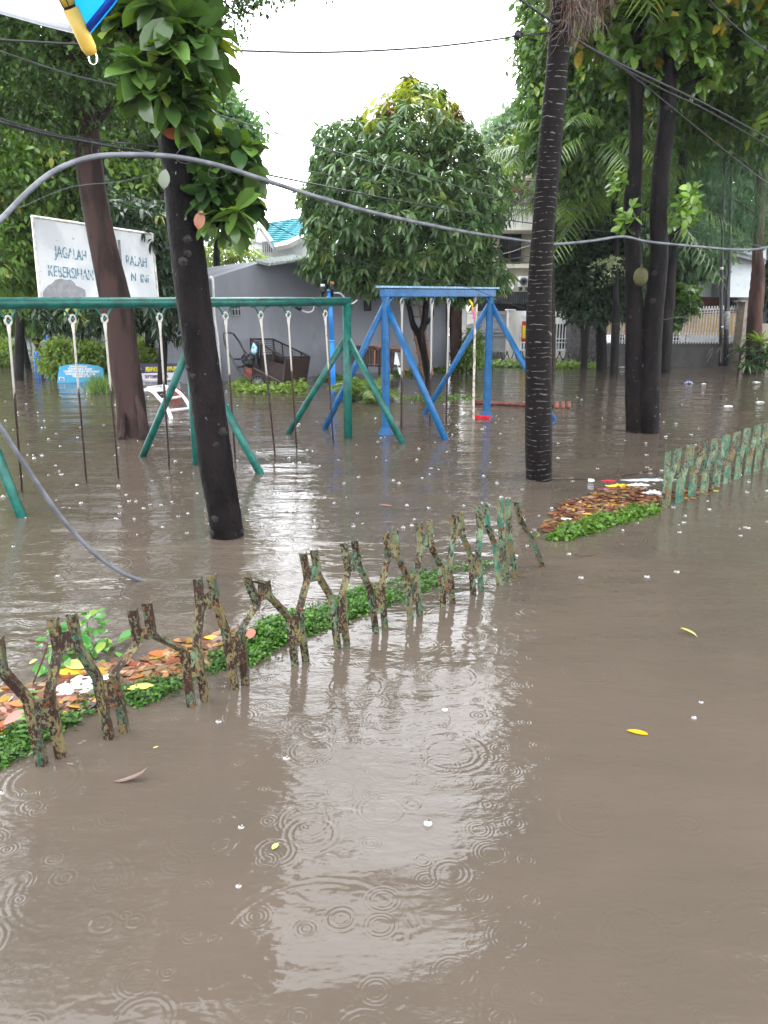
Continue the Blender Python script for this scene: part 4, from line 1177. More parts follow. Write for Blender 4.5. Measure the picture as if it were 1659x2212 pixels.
# ================================================================== RUSTY FRONT FENCE
fA, fB = W(98, 1657), W(1122, 1249)
FP = vplane(Vector((fA.x, fA.y, 0)), Vector((fB.x, fB.y, 0)))
fx = (fB - fA).normalized(); fn = FP[1]


def picket(parent, pts, mat, w=.055, below=True, face=1):
    """an angle iron upright following points of the fence plane, ridge towards the road"""
    P = [Vector(p) for p in pts]
    if below: P.append(Vector((P[-1].x, P[-1].y, -.4)))
    prof = [(-w / 2, .03), (0, 0.0), (w / 2, .03), (w / 2 - .003, .036), (0, .0065), (-w / 2 + .003, .036)]
    mb = MB(); n = len(prof)
    # a few in-between rings so that the paint edges look bent, not ruled
    Q = []
    for a, b in zip(P[:-1], P[1:]):
        for k in range(3): Q.append(a.lerp(b, k / 3) + fx * random.uniform(-.0012, .0012))
    Q.append(P[-1])
    for p in Q:
        for s_, o_ in prof: mb.v.append(tuple(p + fx * s_ + fn * o_ * face))
    for i in range(len(Q) - 1):
        for k in range(n):
            k2 = (k + 1) % n; mb.f.append((i * n + k, i * n + k2, (i + 1) * n + k2, (i + 1) * n + k))
    mb.f.append(tuple(range(n))); mb.f.append(tuple((len(Q) - 1) * n + k for k in range(n - 1, -1, -1)))
    return mb.build('picket', mat, parent)


def plate(parent, a, b, mat, off=.012):
    """joining plate given by two opposite picture corners on the fence plane"""
    p00, p10, p11, p01 = on(a[0], a[1], FP), on(b[0], a[1] - (b[0] - a[0]) * .36, FP), on(b[0], b[1] - (b[0] - a[0]) * .1, FP), on(a[0], b[1] + (b[0] - a[0]) * .15, FP)
    mb = MB(); mb.prism([q_ + fn * off for q_ in (p00, p10, p11, p01)], fn * .005); return mb.build('plate', mat, parent)


fe = empty('rusty_fence', W(620, 1450), 'low iron fence with peeling green paint and rust, zigzag pickets along the foreground', 'fence')
UP = [((0, 1381), (9, 1452), (67, 1516), (98, 1657)), ((120, 1340), (133, 1405), (113, 1504), (139, 1645)), ((161, 1329), (173, 1399), (217, 1469), (243, 1601)), ((293, 1320), (305, 1390), (252, 1460), (277, 1589)),
      ((325, 1305), (335, 1375), (404, 1408), (422, 1537)), ((434, 1252), (440, 1314), (432, 1393), (451, 1520)), ((464, 1244), (474, 1306), (494, 1365), (515, 1492)), ((539, 1248), (563, 1308), (526, 1365), (538, 1487)),
      ((552, 1255), (583, 1264), (588, 1290), (632, 1337), (645, 1440)), ((662, 1196), (672, 1253), (653, 1324), (669, 1433)), ((685, 1190), (695, 1246), (724, 1295), (737, 1401)), ((750, 1175), (760, 1233), (744, 1293), (757, 1399)),
      ((773, 1168), (782, 1220), (807, 1274), (820, 1370)), ((840, 1152), (846, 1204), (831, 1269), (840, 1363)), ((861, 1145), (864, 1200), (886, 1246), (894, 1337)), ((913, 1131), (916, 1181), (907, 1239), (914, 1330)),
      ((934, 1127), (938, 1179), (959, 1226), (964, 1309)), ((984, 1112), (988, 1158), (977, 1215), (984, 1303)), ((1001, 1107), (1005, 1155), (1023, 1200), (1029, 1285)), ((1038, 1095), (1044, 1142), (1040, 1197), (1047, 1283)),
      ((1055, 1089), (1060, 1137), (1077, 1181), (1085, 1261)), ((1087, 1080), (1088, 1129), (1091, 1168), (1103, 1255)), ((1104, 1080), (1106, 1120), (1107, 1165), (1122, 1249)), ((1122, 1085), (1133, 1129), (1158, 1168), (1177, 1223))]
for i, u in enumerate(UP):
    m_ = MF[0] if i < 8 else MF[1]
    if i in (9, 13): m_ = MF[0]
    if i in (19, 20, 21, 22): m_ = MF[2]
    picket(fe, [on(x, y, FP) for x, y in u], m_)
for a, b, k in (((79, 1520), (115, 1575), 0), ((134, 1370), (172, 1408), 1), ((228, 1472), (258, 1528), 0), ((306, 1360), (333, 1384), 0), ((414, 1412), (440, 1462), 1), ((442, 1286), (470, 1316), 0), ((505, 1378), (530, 1438), 0), ((561, 1264), (588, 1297), 0),
                ((636, 1333), (661, 1385), 0), ((672, 1228), (697, 1256), 1), ((733, 1304), (753, 1368), 0), ((760, 1198), (783, 1230), 2), ((814, 1273), (836, 1326), 1), ((846, 1177), (866, 1204), 1), ((893, 1249), (911, 1300), 0), ((916, 1156), (939, 1184), 2), ((964, 1226), (981, 1280), 0), ((988, 1133), (1004, 1158), 1), ((1027, 1200), (1043, 1250), 1), ((1045, 1112), (1060, 1135), 2), ((1081, 1180), (1099, 1230), 0), ((1092, 1098), (1106, 1122), 2)):
    plate(fe, a, b, MF[k])
mb = MB(); mb.tube([on(60, 1500, FP) + fn * .03 + Vector((0, 0, -.62)), on(1177, 1200, FP) + fn * .03 + Vector((0, 0, -.5))], .012, 6)
mb.build('sunken_rail', MF[0], fe)

# second stretch, further right
gA, gB = W(1444, 1096), W(1652, 1012)
gx = (gB - gA).normalized()
f2 = empty('green_fence', gA, 'green painted stretch of the low iron fence at the right edge', 'fence')
oldfx, oldfn = fx, fn
fx = gx; fn = Vector((-gx.y, gx.x, 0)).normalized()
Hh = zat(1434, 975, gA); per = (gB - gA).length / 8.6
gt = Hh / .62
i = 0; s_ = 0.0
while s_ < (gB - gA).length + 1.6:
    m_ = MF[2] if i % 3 != 2 else MF[1]
    lean = random.uniform(-.01, .01)
    for sg_ in (-1, 1):
        base = gA + gx * (s_ + sg_ * .034)
        tops = gA + gx * (s_ + sg_ * (per / 2 - .034) + lean)
        if i == 0 and sg_ < 0: tops = base - gx * .02
        P = [tops + Vector((0, 0, Hh * random.uniform(.98, 1.02))), tops + Vector((0, 0, Hh * .74)), base + Vector((0, 0, Hh * .42)), base.copy()]
        picket(f2, P, m_ if sg_ > 0 else MF[2], .115)
    for z0_, z1_, o_ in ((.12, .40, 0), (.72, .84, per / 2)):
        c = gA + gx * (s_ + o_) + fn * .012
        mb = MB(); mb.prism([c - gx * .03 + Vector((0, 0, Hh * z1_)), c + gx * .03 + Vector((0, 0, Hh * z1_)), c + gx * .03 + Vector((0, 0, Hh * z0_)), c - gx * .03 + Vector((0, 0, Hh * z0_))], fn * .005); mb.build('plate', MF[1], f2)
    s_ += per; i += 1
fx, fn = oldfx, oldfn

# far fences of the same make
IRON = M('far_fence_iron', (.02, .02, .02), (.05, .045, .04), .5, 20)


def far_fence(label, a, b, h_px, n, skip=()):
    A, B = W(*a), W(*b); ax = (B - A).normalized(); e = empty('zigzag_fence', (A + B) / 2, label, 'fence')
    h = S(h_px, A.y / K); sp = (B - A).length / n
    for i in range(n):
        c = A + ax * sp * (i + .5)
        dx = random.uniform(-.02, .02)
        for sg in (-1, 1):
            mb = MB(); b0 = c + ax * sg * .028; t0 = c + ax * (sg * (sp / 2 - .03) + dx)
            hh = h * random.uniform(.93, 1.04)
            mb.tube([b0 + Vector((0, 0, -.3)), b0 + Vector((0, 0, h * .35)), t0 + Vector((0, 0, h * .75)), t0 + Vector((0, 0, hh))], .016, 4); mb.build('picket', IRON, e)
        mb = MB(); mb.box(c + Vector((0, 0, h * .3)), (.06, .01, h * .22), Matrix.Rotation(math.atan2(ax.y, ax.x), 3, 'Z')); mb.build('plate', IRON, e)


far_fence('dark zigzag iron fence between the park and the white gates, behind the blue frame', (1046, 784), (1306, 786), 25, 16)
far_fence('dark zigzag iron fence in front of the boarded fence, standing in the water', (1320, 783), (1530, 783), 32, 13)
mb = MB()
A = F(1530, 764, 16.3)
e = empty('bent_fence_post', W(1540, 783), 'bent and broken iron fence piece left of the spiky plant', 'fence')
for p_ in (((1528, 782), (1536, 766), (1541, 752)), ((1541, 752), (1534, 757), (1529, 768)), ((1546, 764), (1552, 757), (1556, 748)), ((1556, 748), (1557, 762), (1556, 783))):
    mb = MB(); mb.tube([F(x, y, 16.3) for x, y in p_], .022, 5); mb.build('bar', IRON, e)

# ================================================================== TREES
BARK_BROWN = M('bark_brown', (.042, .026, .023), (.02, .013, .012), .62, 5, bump=.02, bscale=16, stretch=(1, 1, .22), c3=(.012, .01, .01), s3=3.5, lo3=.56, hi3=.7, spec=.045)
BARK_DARK = M('bark_dark_wet', (.004, .0032, .0032), (.009, .0065, .0065), .5, 6, bump=.035, bscale=16, stretch=(1, 1, .5), c3=(.16, .16, .15), s3=26, lo3=.685, hi3=.70, spec=.045)
BARK_GREY = M('bark_grey', (.02, .017, .016), (.01, .009, .009), .6, 5, bump=.02, bscale=18, stretch=(1, 1, .4), spec=.045)
BARK_RED = M('bark_reddish', (.075, .04, .032), (.03, .018, .016), .6, 4, bump=.03, bscale=10, stretch=(1, 1, .3), spec=.045)


def palm_bark(name, c, gap):
    t = NT(name)
    sp = t.n('ShaderNodeSeparateXYZ'); t.l(t.pos(), sp.inputs[0])
    nz = t.noise(t.pos((1, 1, .5)), 3, 3)
    z = t.math('ADD', t.math('MULTIPLY', sp.outputs[2], 1 / gap), t.math('ADD', t.math('MULTIPLY', nz, 1.6), t.math('MULTIPLY', t.noise(t.pos((.1, .1, 1)), 2.6, 2), 7)))
    fr = t.math('FRACT', z)
    edge = t.math('MULTIPLY', t.step(fr, .86, .93), t.step(t.noise(t.pos((1, 1, 3)), 14, 3), .47, .56))
    cc = t.mix(t.noise(t.pos((1, 1, 3)), 9, 5), c, tuple(x * .45 for x in c))
    cc = t.mix(edge, cc, (.13, .115, .105))
    h = t.math('ADD', t.math('MULTIPLY', fr, .5), t.math('MULTIPLY', t.noise(t.pos((1, 1, 5)), 30, 5), .6))
    return t.done(t.bsdf(cc, .5, 0, .06, t.bump(h, .012)))


PALM_BARK = palm_bark('palm_bark', (.009, .0065, .0065), .062)
PALM_BARK2 = palm_bark('palm_bark_far', (.06, .045, .035), .08)

DG1, DG2 = (.028, .062, .018), (.065, .12, .03)
MG1, MG2 = (.075, .145, .03), (.16, .25, .05)
LG1, LG2 = (.11, .19, .04), (.2, .28, .07)
MN1, MN2 = (.06, .12, .045), (.125, .205, .07)


def tree_root(name, px, py, label, cat='tree', group=None):
    return empty(name, W(px, py), label, cat, group)


# --- brown trunked tree, left
d = D0(289, 939)
t1 = tree_root('shade_tree', 289, 939, 'big tree with smooth reddish brown trunk and buttressed foot behind the green swings')
def butt(a, t):
    k = max(0, 1 - t * 4.2)
    return 1 + k * (.22 * math.cos(a * 3 + 1.2) + .14 * math.cos(a * 5 + .4)) + .03 * math.cos(a * 4 + 2)
trunk('trunk', t1, [(289, 942, 70), (284, 880, 64), (276, 827, 64), (263, 749, 66), (251, 658, 66), (225, 540, 57), (202, 423, 54), (190, 325, 54), (180, 228, 55), (166, 114, 54), (150, 0, 52), (140, -140, 46), (120, -330, 40)], d, BARK_BROWN, 28, 7, .012, .1, butt)
mb = MB()
for (x0, y0, x1, y1, w) in ((292, 850, 318, 948, 10), (296, 885, 309, 950, 7), (268, 880, 262, 950, 7)):
    mb.tube(spline([F(x0, y0, d - .1), F((x0 + x1) / 2 + 2, (y0 + y1) / 2, d - .2), F(x1, y1, d - .3)], 5), [S(w * (.5 + .6 * i / 10), d) for i in range(11)], 10, True, .05)
mb.build('buttress', BARK_BROWN, t1, True)
branches('limb', t1, BARK_BROWN, [([(180, 228), (120, 130), (40, 60), (-60, 10)], d, 14, 5), ([(166, 114), (230, 40), (300, -60)], d, 14, 6), ([(185, 300), (230, 240), (300, 170), (350, 120)], d, 8, 3), ([(150, 0), (60, -110), (-40, -190)], d, 14, 5), ([(150, -10), (180, -160), (260, -280)], d, 12, 4)])
crown('crown', t1, [lobe(75, 170, d, 120, 95, 1.1), lobe(150, 110, d - .6, 110, 90, 1.0), lobe(-60, 120, d, 130, 150, 1.5), lobe(110, 240, d - .3, 75, 60, .6), lobe(250, 190, d + .8, 90, 80, .8), lobe(20, -40, d, 200, 120, 1.8), lobe(240, -60, d + 1, 170, 110, 1.6), lobe(330, 90, d + 1.5, 90, 90, 1)], 'small', 42, DG1, DG2, size=.8)
crown('crown', t1, [lobe(60, -330, d - 1, 330, 180, 3), lobe(190, -270, d + 1, 150, 110, 2.2)], 'small', 12, DG1, MG1, size=1.5)

# --- knotty jackfruit tree, nearest on the left
d = D0(491, 1157)
t2 = tree_root('jackfruit_tree', 491, 1157, 'nearest tree with knotty almost black leaning trunk and big glossy leaves')
trunk('trunk', t2, [(491, 1157, 74), (480, 1080, 73), (466, 999, 74), (444, 827, 71), (428, 723, 70), (408, 567, 71), (396, 465, 68), (382, 358, 60), (362, 251, 52), (348, 161, 50), (336, 60, 46), (326, -100, 42), (315, -300, 34)], d, BARK_DARK, 24, 7, .02, .05, None, True, 16)
branches('limb', t2, BARK_DARK, [([(425, 500), (440, 480), (452, 460), (455, 440)], d, 7, 4), ([(430, 500), (450, 492), (475, 484), (500, 470), (525, 440)], d, 7, 2.5), ([(372, 330), (420, 330), (470, 330)], d, 4, 2), ([(340, 100), (400, 70), (430, 20)], d, 5, 2.5), ([(345, 130), (300, 80), (270, 40)], d, 5, 2), ([(330, 20), (370, -80), (440, -160)], d, 6, 3)])
JK1, JK2 = (.02, .05, .014), (.08, .145, .03)
crown('crown', t2, [lobe(300, 55, d, 62, 60, .3), lobe(380, 60, d - .15, 70, 75, .35), lobe(430, 120, d + .1, 40, 70, .3), lobe(350, 150, d - .25, 65, 55, .2), lobe(260, 10, d, 60, 50, .3), lobe(395, 195, d - .2, 40, 45, .18)], 'jack', 38, JK1, JK2, (.2, .27, .05), .1, 1.3, shell=(.1, 1), gap=.3)
crown('crown', t2, [lobe(480, 330, d + .05, 60, 35, .25), lobe(485, 400, d + .1, 70, 60, .3), lobe(500, 460, d + .05, 58, 42, .25), lobe(440, 370, d + .15, 40, 50, .2), lobe(372, 235, d - .22, 24, 28, .08)], 'jack', 40, JK1, JK2, (.2, .27, .05), .12, 1.15, shell=(.1, 1), gap=.3)
crown('crown', t2, [lobe(310, -140, d, 120, 100, .6), lobe(320, -290, d + .6, 120, 110, .8)], 'jack', 26, JK1, JK2, None, 0, 1.5)
for p_, d_, c_ in ((F(350, 286, d - .2), (1, 0, -.1), (.22, .07, .025)), (F(437, 455, d - .15), (-.3, -.2, -.9), (.2, .06, .02)), (F(358, 365, d - .2), (-.2, -.2, -1), (.1, .12, .08))):
    instances('dry_leaf', LEAF_MATT, T_BROAD, np.array([list(p_)]), np.array([d_]), np.array([[0, -1, .4]]), .14, .045, np.array([c_]), t2)

crown('crown', t2, [lobe(850, -1500, 6.5, 480, 330, 2.2), lobe(780, -2050, 6, 560, 480, 2.5), lobe(1250, -2000, 6, 600, 500, 2.5)], 'mid', 9, DG1, MG1, size=2.0, shell=(.2, 1.15), gap=.45)  # unseen foliage added overhead to keep sky reflection off the near water

# --- ringed palm
d = D0(1163, 1035)
t3 = tree_root('ringed_palm', 1163, 1035, 'tall palm with ringed dark trunk rising out of the water right of the blue swings', 'palm tree')
trunk('trunk', t3, [(1164, 1036, 57), (1163, 960, 58), (1163, 827, 56), (1164, 700, 54), (1167, 594, 49), (1176, 465, 46), (1185, 358, 47), (1194, 251, 45), (1204, 143, 42), (1211, 40, 42), (1217, -100, 40), (1224, -300, 38), (1232, -520, 36)], d, PALM_BARK, 28, 8, .006)
# dead brown fibre hanging round the stem
P, N = sample([lobe(1222, 15, d, 40, 62, .28), lobe(1268, -10, d + .1, 55, 60, .3)], 420, (.2, 1))
n = len(P)
instances('dead_fibre', LEAF_MATT, T_STRIP, P, norm(rng.normal(size=(n, 3)) * .5 + np.array([0, 0, -1.1])), norm(rng.normal(size=(n, 3))), rng.uniform(.12, .34, n), .003, tints(n, (.045, .022, .014), (.10, .055, .035)), t3)
FRP, FRD, FRU, FRL = [], [], [], []


def frond(base, az, el, L, droop, nleaf, leafL, acc, spread=1.0, curl=.35):
    base = np.array(base, float)
    d0 = np.array([math.cos(az) * math.cos(el), math.sin(az) * math.cos(el), math.sin(el)])
    side = np.array([-math.sin(az), math.cos(az), 0])
    prev = base; pts = []
    for i in range(nleaf + 1):
        t = i / nleaf
        p = base + d0 * L * t + np.array([0, 0, -1]) * droop * L * t * t
        pts.append(p)
    for i in range(2, nleaf + 1):
        t = i / nleaf
        tang = norm(pts[i] - pts[i - 1])
        ll = leafL * (math.sin(math.pi * min(1, t * .9 + .08)) ** .6)
        up = norm(np.cross(side, tang)); up = up if up[2] > 0 else -up
        for sg in (-1, 1):
            dr = norm(side * sg * spread + tang * .75 + up * curl * .4 + np.array([0, 0, -.25]) + rng.normal(size=3) * .07)
            acc.append((pts[i] + tang * rng.uniform(-.01, .01), dr, up, ll * rng.uniform(.85, 1.1)))
    return pts


def palm_crown(parent, base, n, L, droop, nleaf, leafL, wr, c1, c2, az0=0, el=(-.2, 1.2), mat=None, azr=6.283, st=.02, young=None, share=0, name='frond_crown'):
    acc = []; mb = MB()
    for k in range(n):
        az = az0 + azr * (k + random.uniform(-.3, .3)) / n; e_ = random.uniform(*el)
        pts = frond(base, az, e_, L * random.uniform(.75, 1.1), droop * random.uniform(.7, 1.3), nleaf, leafL, acc)
        q = pts[::3]; mb.tube([Vector(p) for p in q], [st * (1 - .8 * i / len(q)) for i in range(len(q))], 5)
    O = np.array([a[0] for a in acc]); D = np.array([a[1] for a in acc]); U = np.array([a[2] for a in acc]); LL = np.array([a[3] for a in acc])
    instances(name, mat or LEAF_GLOSSY, T_STRIP, O, D, U, LL, LL * wr, tints(len(O), c1, c2, young, share), parent)
    return mb.build('stems', M('stem_' + name, (.08, .12, .03)), parent, True)


palm_crown(t3, F(1234, -540, d), 14, 3.2, .45, 34, .6, .03, DG1, MG2, name='fronds', st=.03)

# --- twin trunked tree on the right
d = D0(1390, 933)
t4 = tree_root('twin_trunk_tree', 1390, 933, 'dark tree with two trunks joined at the water line, right of the ringed palm')
trunk('trunk', t4, [(1372, 931, 40), (1371, 860, 40), (1372, 780, 42), (1371, 700, 38), (1368, 567, 33), (1366, 440, 34), (1369, 400, 30), (1373, 358, 27), (1374, 251, 27), (1372, 120, 27), (1371, 0, 25), (1370, -150, 22), (1365, -350, 16)], d, BARK_DARK, 20, 7, .02, 0, None, True, 5)
trunk('trunk', t4, [(1402, 934, 44), (1402, 860, 46), (1404, 780, 44), (1410, 690, 42), (1420, 600, 38), (1424, 545, 36), (1422, 465, 34), (1429, 358, 34), (1441, 251, 33), (1444, 150, 31), (1446, 0, 27), (1450, -150, 24), (1460, -350, 18)], d - .05, BARK_DARK, 20, 7, .02, 0, None, True, 8)
branches('limb', t4, BARK_DARK, [([(1440, 230), (1475, 190), (1530, 160)], d, 6, 3), ([(1373, 120), (1330, 70), (1290, 40)], d, 5, 2), ([(1446, 60), (1500, 10), (1560, -50)], d, 6, 3), ([(1370, 350), (1345, 390), (1330, 430)], d, 3, 1.5), ([(1424, 520), (1460, 500), (1480, 480)], d, 3, 1.5)])
crown('crown', t4, [lobe(1300, 40, d, 75, 60, .6), lobe(1390, 60, d - .2, 70, 55, .5), lobe(1480, 120, d + .1, 70, 60, .6), lobe(1500, 20, d, 90, 60, .8), lobe(1600, 60, d + .3, 90, 80, .8), lobe(1400, 170, d + .2, 60, 30, .4)], 'jack', 22, (.035, .08, .018), (.10, .17, .03), (.25, .2, .03), .06, 1.05, shell=(.3, 1))
crown('crown', t4, [lobe(1360, -160, d, 200, 120, 1.4), lobe(1560, -160, d, 190, 140, 1.6), lobe(1450, -380, d - .5, 330, 170, 2.5)], 'jack', 9, DG1, MG2, None, 0, 1.7)
for lb_ in (lobe(1478, 450, d, 38, 45, .2), lobe(1350, 475, d - .1, 26, 30, .12), lobe(1335, 400, d, 16, 22, .1)):
    P, N = sample([lb_], 38, (.2, 1))
    n = len(P); m = 4
    O = np.repeat(P, m, 0); D = norm(rng.normal(size=(n * m, 3)) + np.array([0, 0, .5]))
    instances('young_shoots', LEAF_GLOSSY, T_BROAD, O, D, norm(rng.normal(size=(n * m, 3)) * .4 + np.array([0, -.6, 1])), .15, .04, tints(n * m, (.08, .16, .03), (.16, .26, .045)), t4)
mb = MB(); mb.ball(F(1384, 598, d - .25), S(15, d), 14, 10, (1, .8, 1.25)); mb.tube([F(1386, 570, d - .1), F(1384, 582, d - .25)], .012, 6)
tag(mb.build('jackfruit', M('jackfruit_skin', (.07, .06, .014), (.04, .036, .01), .5, 5, bump=.02, bscale=70), None, True), 'yellow green jackfruit hanging on the left trunk of the twin tree', 'fruit')

# --- mango tree in the middle
d = D0(926, 822)
t5 = tree_root('mango_tree', 926, 822, 'dense mango tree with drooping leaves standing behind the blue swing frame')
trunk('trunk', t5, [(926, 822, 15), (921, 790, 15), (914, 755, 16), (905, 712, 20)], d, BARK_DARK, 14, 6, .03)
branches('limb', t5, BARK_DARK, [([(904, 722), (892, 700), (886, 672), (878, 640), (860, 600)], d, 7, 4), ([(906, 722), (916, 700), (919, 665), (924, 620), (930, 560), (925, 450), (900, 330)], d, 8, 3), ([(921, 700), (934, 680), (932, 650)], d, 4, 2), ([(924, 600), (980, 540), (1010, 470)], d, 5, 2), ([(924, 600), (820, 520), (740, 440)], d, 5, 2), ([(928, 520), (850, 400), (800, 330)], d, 5, 2)])
MANGO = [lobe(770, 560, d, 110, 55), lobe(700, 440, d, 50, 70, 1.2), lobe(740, 340, d, 72, 75, 1.4), lobe(720, 500, d - .4, 70, 70, 1.3), lobe(830, 430, d - .8, 120, 120, 1.8), lobe(890, 300, d - .2, 110, 85, 1.6), lobe(900, 235, d, 72, 46, 1.1), lobe(885, 190, d, 22, 22, .4), lobe(980, 350, d, 70, 80, 1.3), lobe(1010, 460, d - .2, 82, 95, 1.4), lobe(930, 480, d - 1, 110, 100, 1.6), lobe(1000, 570, d, 80, 55, 1.3), lobe(900, 590, d - .8, 100, 50, 1.3), lobe(700, 585, d, 45, 30, .7), lobe(790, 600, d - .5, 60, 35, .9), lobe(985, 620, d + .3, 60, 34, .9), lobe(1055, 600, d + .5, 50, 30, .8), lobe(780, 440, d + .8, 110, 130, 1.5), lobe(950, 420, d + 1, 120, 130, 1.5)]
ztop = F(880, 262, d).z
crown('crown', t5, MANGO, 'mango', 14, MN1, MN2, (.13, .17, .045), .05, 1.05, shell=(.35, 1.0),
      yfun=lambda P: (P[:, 2] > ztop - .05 + .25 * np.sin(P[:, 0] * 4)) & (rng.random(len(P)) < .75) & (np.abs(P[:, 0] - F(905, 240, d).x) < 1.2))
crown('crown', t5, [lobe(838, 262, d - .4, 12, 34, .2), lobe(978, 262, d, 16, 34, .2), lobe(888, 185, d, 12, 16, .2)], 'mango', 60, (.2, .13, .04), (.25, .2, .06), None, 0, .8)

# --- dark thick trunk behind, left of the grey gate
d = 17.4
t6 = tree_root('thick_trunk_tree', 984, 796, 'tree with thick dark brown trunk between the grey building and the grey gate')
trunk('trunk', t6, [(988, 800, 30), (986, 760, 26), (984, 710, 27), (984, 660, 27), (980, 560, 24), (975, 450, 20)], d, BARK_RED, 16, 5, .03)
crown('crown', t6, [lobe(1000, 600, d + .3, 60, 45, 1.2), lobe(1060, 610, d + .2, 40, 30, .8), lobe(1040, 420, d + 1.5, 75, 80, 1.6), lobe(1090, 350, d + 2.5, 50, 45, 1.0)], 'mango', 10, MN1, MG1, (.2, .25, .05), .12, 1.0)

# --- trees on the right beyond the palm
t7 = tree_root('leaning_palm', 1256, 791, 'thin ringed leaning trunk in front of the dark stone wall', 'palm tree')
dd_ = D0(1256, 791)
trunk('trunk', t7, [(1256, 791, 20), (1262, 745, 18), (1268, 690, 16), (1273, 640, 15), (1280, 560, 14), (1288, 470, 13)], dd_, PALM_BARK2, 14, 5, .01)
palm_crown(t7, F(1290, 440, dd_), 15, 2.6, .5, 26, .55, .035, MN1, MG2, name='fronds')
t8 = tree_root('dark_tree', 1299, 803, 'straight black trunk right of the leaning ringed palm')
dd_ = D0(1299, 804)
trunk('trunk', t8, [(1300, 805, 24), (1299, 740, 23), (1298, 680, 22), (1297, 600, 20), (1290, 500, 17)], dd_, BARK_DARK, 14, 5, .02)
crown('crown', t8, [lobe(1250, 600, dd_, 60, 70, 1.2), lobe(1310, 560, dd_ + .4, 70, 90, 1.5), lobe(1240, 500, dd_ + .5, 50, 80, 1.2), lobe(1330, 640, dd_ - .2, 50, 45, 1.0), lobe(1275, 660, dd_ - .3, 50, 30, .8)], 'mid', 34, (.014, .032, .014), (.03, .055, .022), size=1.1)
t9 = tree_root('slim_palm', 1326, 813, 'slim dark straight palm trunk next to the twin trunks with a pale flower spray', 'palm tree')
dd_ = D0(1326, 814)
trunk('trunk', t9, [(1326, 815, 19), (1328, 760, 18), (1330, 700, 17), (1330, 620, 14), (1328, 520, 13), (1326, 430, 12)], dd_, BARK_GREY, 14, 5, .01)
palm_crown(t9, F(1326, 400, dd_), 22, 3.0, .55, 30, .62, .032, MN1, MG2, name='fronds', el=(-.3, 1.1))
palm_crown(t9, F(1300, 300, dd_ - 2), 12, 2.2, .45, 26, .55, .035, MN1, MG2, name='fronds', el=(-.2, 1.1))
# flower spray
P = []; c = np.array(F(1318, 566, dd_ - .2))
for k in range(26):
    az = random.uniform(0, 6.28); e_ = random.uniform(-.9, .7); v = np.array([math.cos(az) * math.cos(e_), math.sin(az) * math.cos(e_), math.sin(e_)])
    for j in range(14): P.append((c + v * (.05 + j * .035) + np.array([0, 0, -.0015 * j * j]), norm(v + rng.normal(size=3) * .8)))
instances('flower_spray', LEAF_MATT, T_DIAM, np.array([p[0] for p in P]), np.array([p[1] for p in P]), rng.normal(size=(len(P), 3)), .1, .012, tints(len(P), (.25, .3, .14), (.38, .42, .22)), t9)

# --- casuarina / right edge
d = 16.8
t10 = empty('casuarina_tree', F(1632, 760, d), 'tall tree with rough red brown trunk and wispy needles at the right edge', 'tree')
trunk('trunk', t10, [(1628, 775, 34), (1630, 720, 30), (1634, 660, 30), (1638, 600, 27), (1636, 540, 20), (1640, 470, 20), (1643, 380, 17), (1645, 250, 14), (1646, 80, 11)], d, BARK_RED, 18, 6, .06, .3, lambda a, t: 1 + .1 * math.cos(3 * a + t * 9))
branches('limb', t10, BARK_RED, [([(1640, 470), (1600, 440), (1560, 420)], d, 3, 1), ([(1643, 380), (1590, 340), (1530, 310)], d, 3, 1), ([(1645, 280), (1600, 220), (1550, 190)], d, 3, 1), ([(1640, 440), (1680, 400), (1720, 380)], d, 3, 1)])
crown('crown', t10, [lobe(1560, 430, d - 1, 75, 90, 1.4), lobe(1530, 330, d - .5, 75, 80, 1.4), lobe(1610, 360, d - 1.5, 80, 110, 1.5), lobe(1570, 230, d - .5, 90, 80, 1.5), lobe(1680, 300, d, 110, 170, 2), lobe(1530, 500, d - .8, 50, 50, .9), lobe(1640, 470, d - 1.4, 60, 60, 1), lobe(1500, 440, d, 50, 70, 1)], 'needle', 3.2, (.03, .075, .035), (.065, .13, .06), size=.95, mat=LEAF, gap=.3)
d = 15
t11 = empty('leafy_tree', F(1480, 700, d), 'broad leafy tree filling the upper right corner behind the twin trunks', 'tree')
trunk('trunk', t11, [(1440, 770, 20), (1440, 700, 26), (1445, 650, 24), (1452, 560, 20), (1470, 420, 18), (1480, 250, 14), (1490, 100, 12)], d + 1.5, BARK_GREY, 14, 5, .03)
crown('crown', t11, [lobe(1500, 120, d, 110, 100, 1.8), lobe(1610, 150, d, 100, 120, 1.8), lobe(1560, 20, d, 150, 90, 2), lobe(1650, 250, d + 1, 70, 90, 1.3), lobe(1790, 40, 13, 120, 260, 2.0), lobe(1860, -350, 11, 170, 220, 2.2), lobe(1420, 60, d + 1, 110, 90, 1.6), lobe(1470, 250, d + 1.5, 80, 70, 1.3)], 'mid', 22, (.045, .095, .025), (.11, .19, .045), (.22, .22, .05), .05, 1.25, gap=.5)  # the two lobes beyond the right edge are added to block reflected sky
d = 14.5
t12 = empty('hanging_leaf_tree', F(1265, 760, 18), 'tree with drooping pointed leaves behind the ringed palm, against the white sky', 'tree')
trunk('trunk', t12, [(1262, 760, 14), (1262, 640, 18), (1262, 500, 16), (1256, 380, 15), (1250, 250, 12), (1260, 100, 10)], d + 3, BARK_GREY, 14, 5, .03)
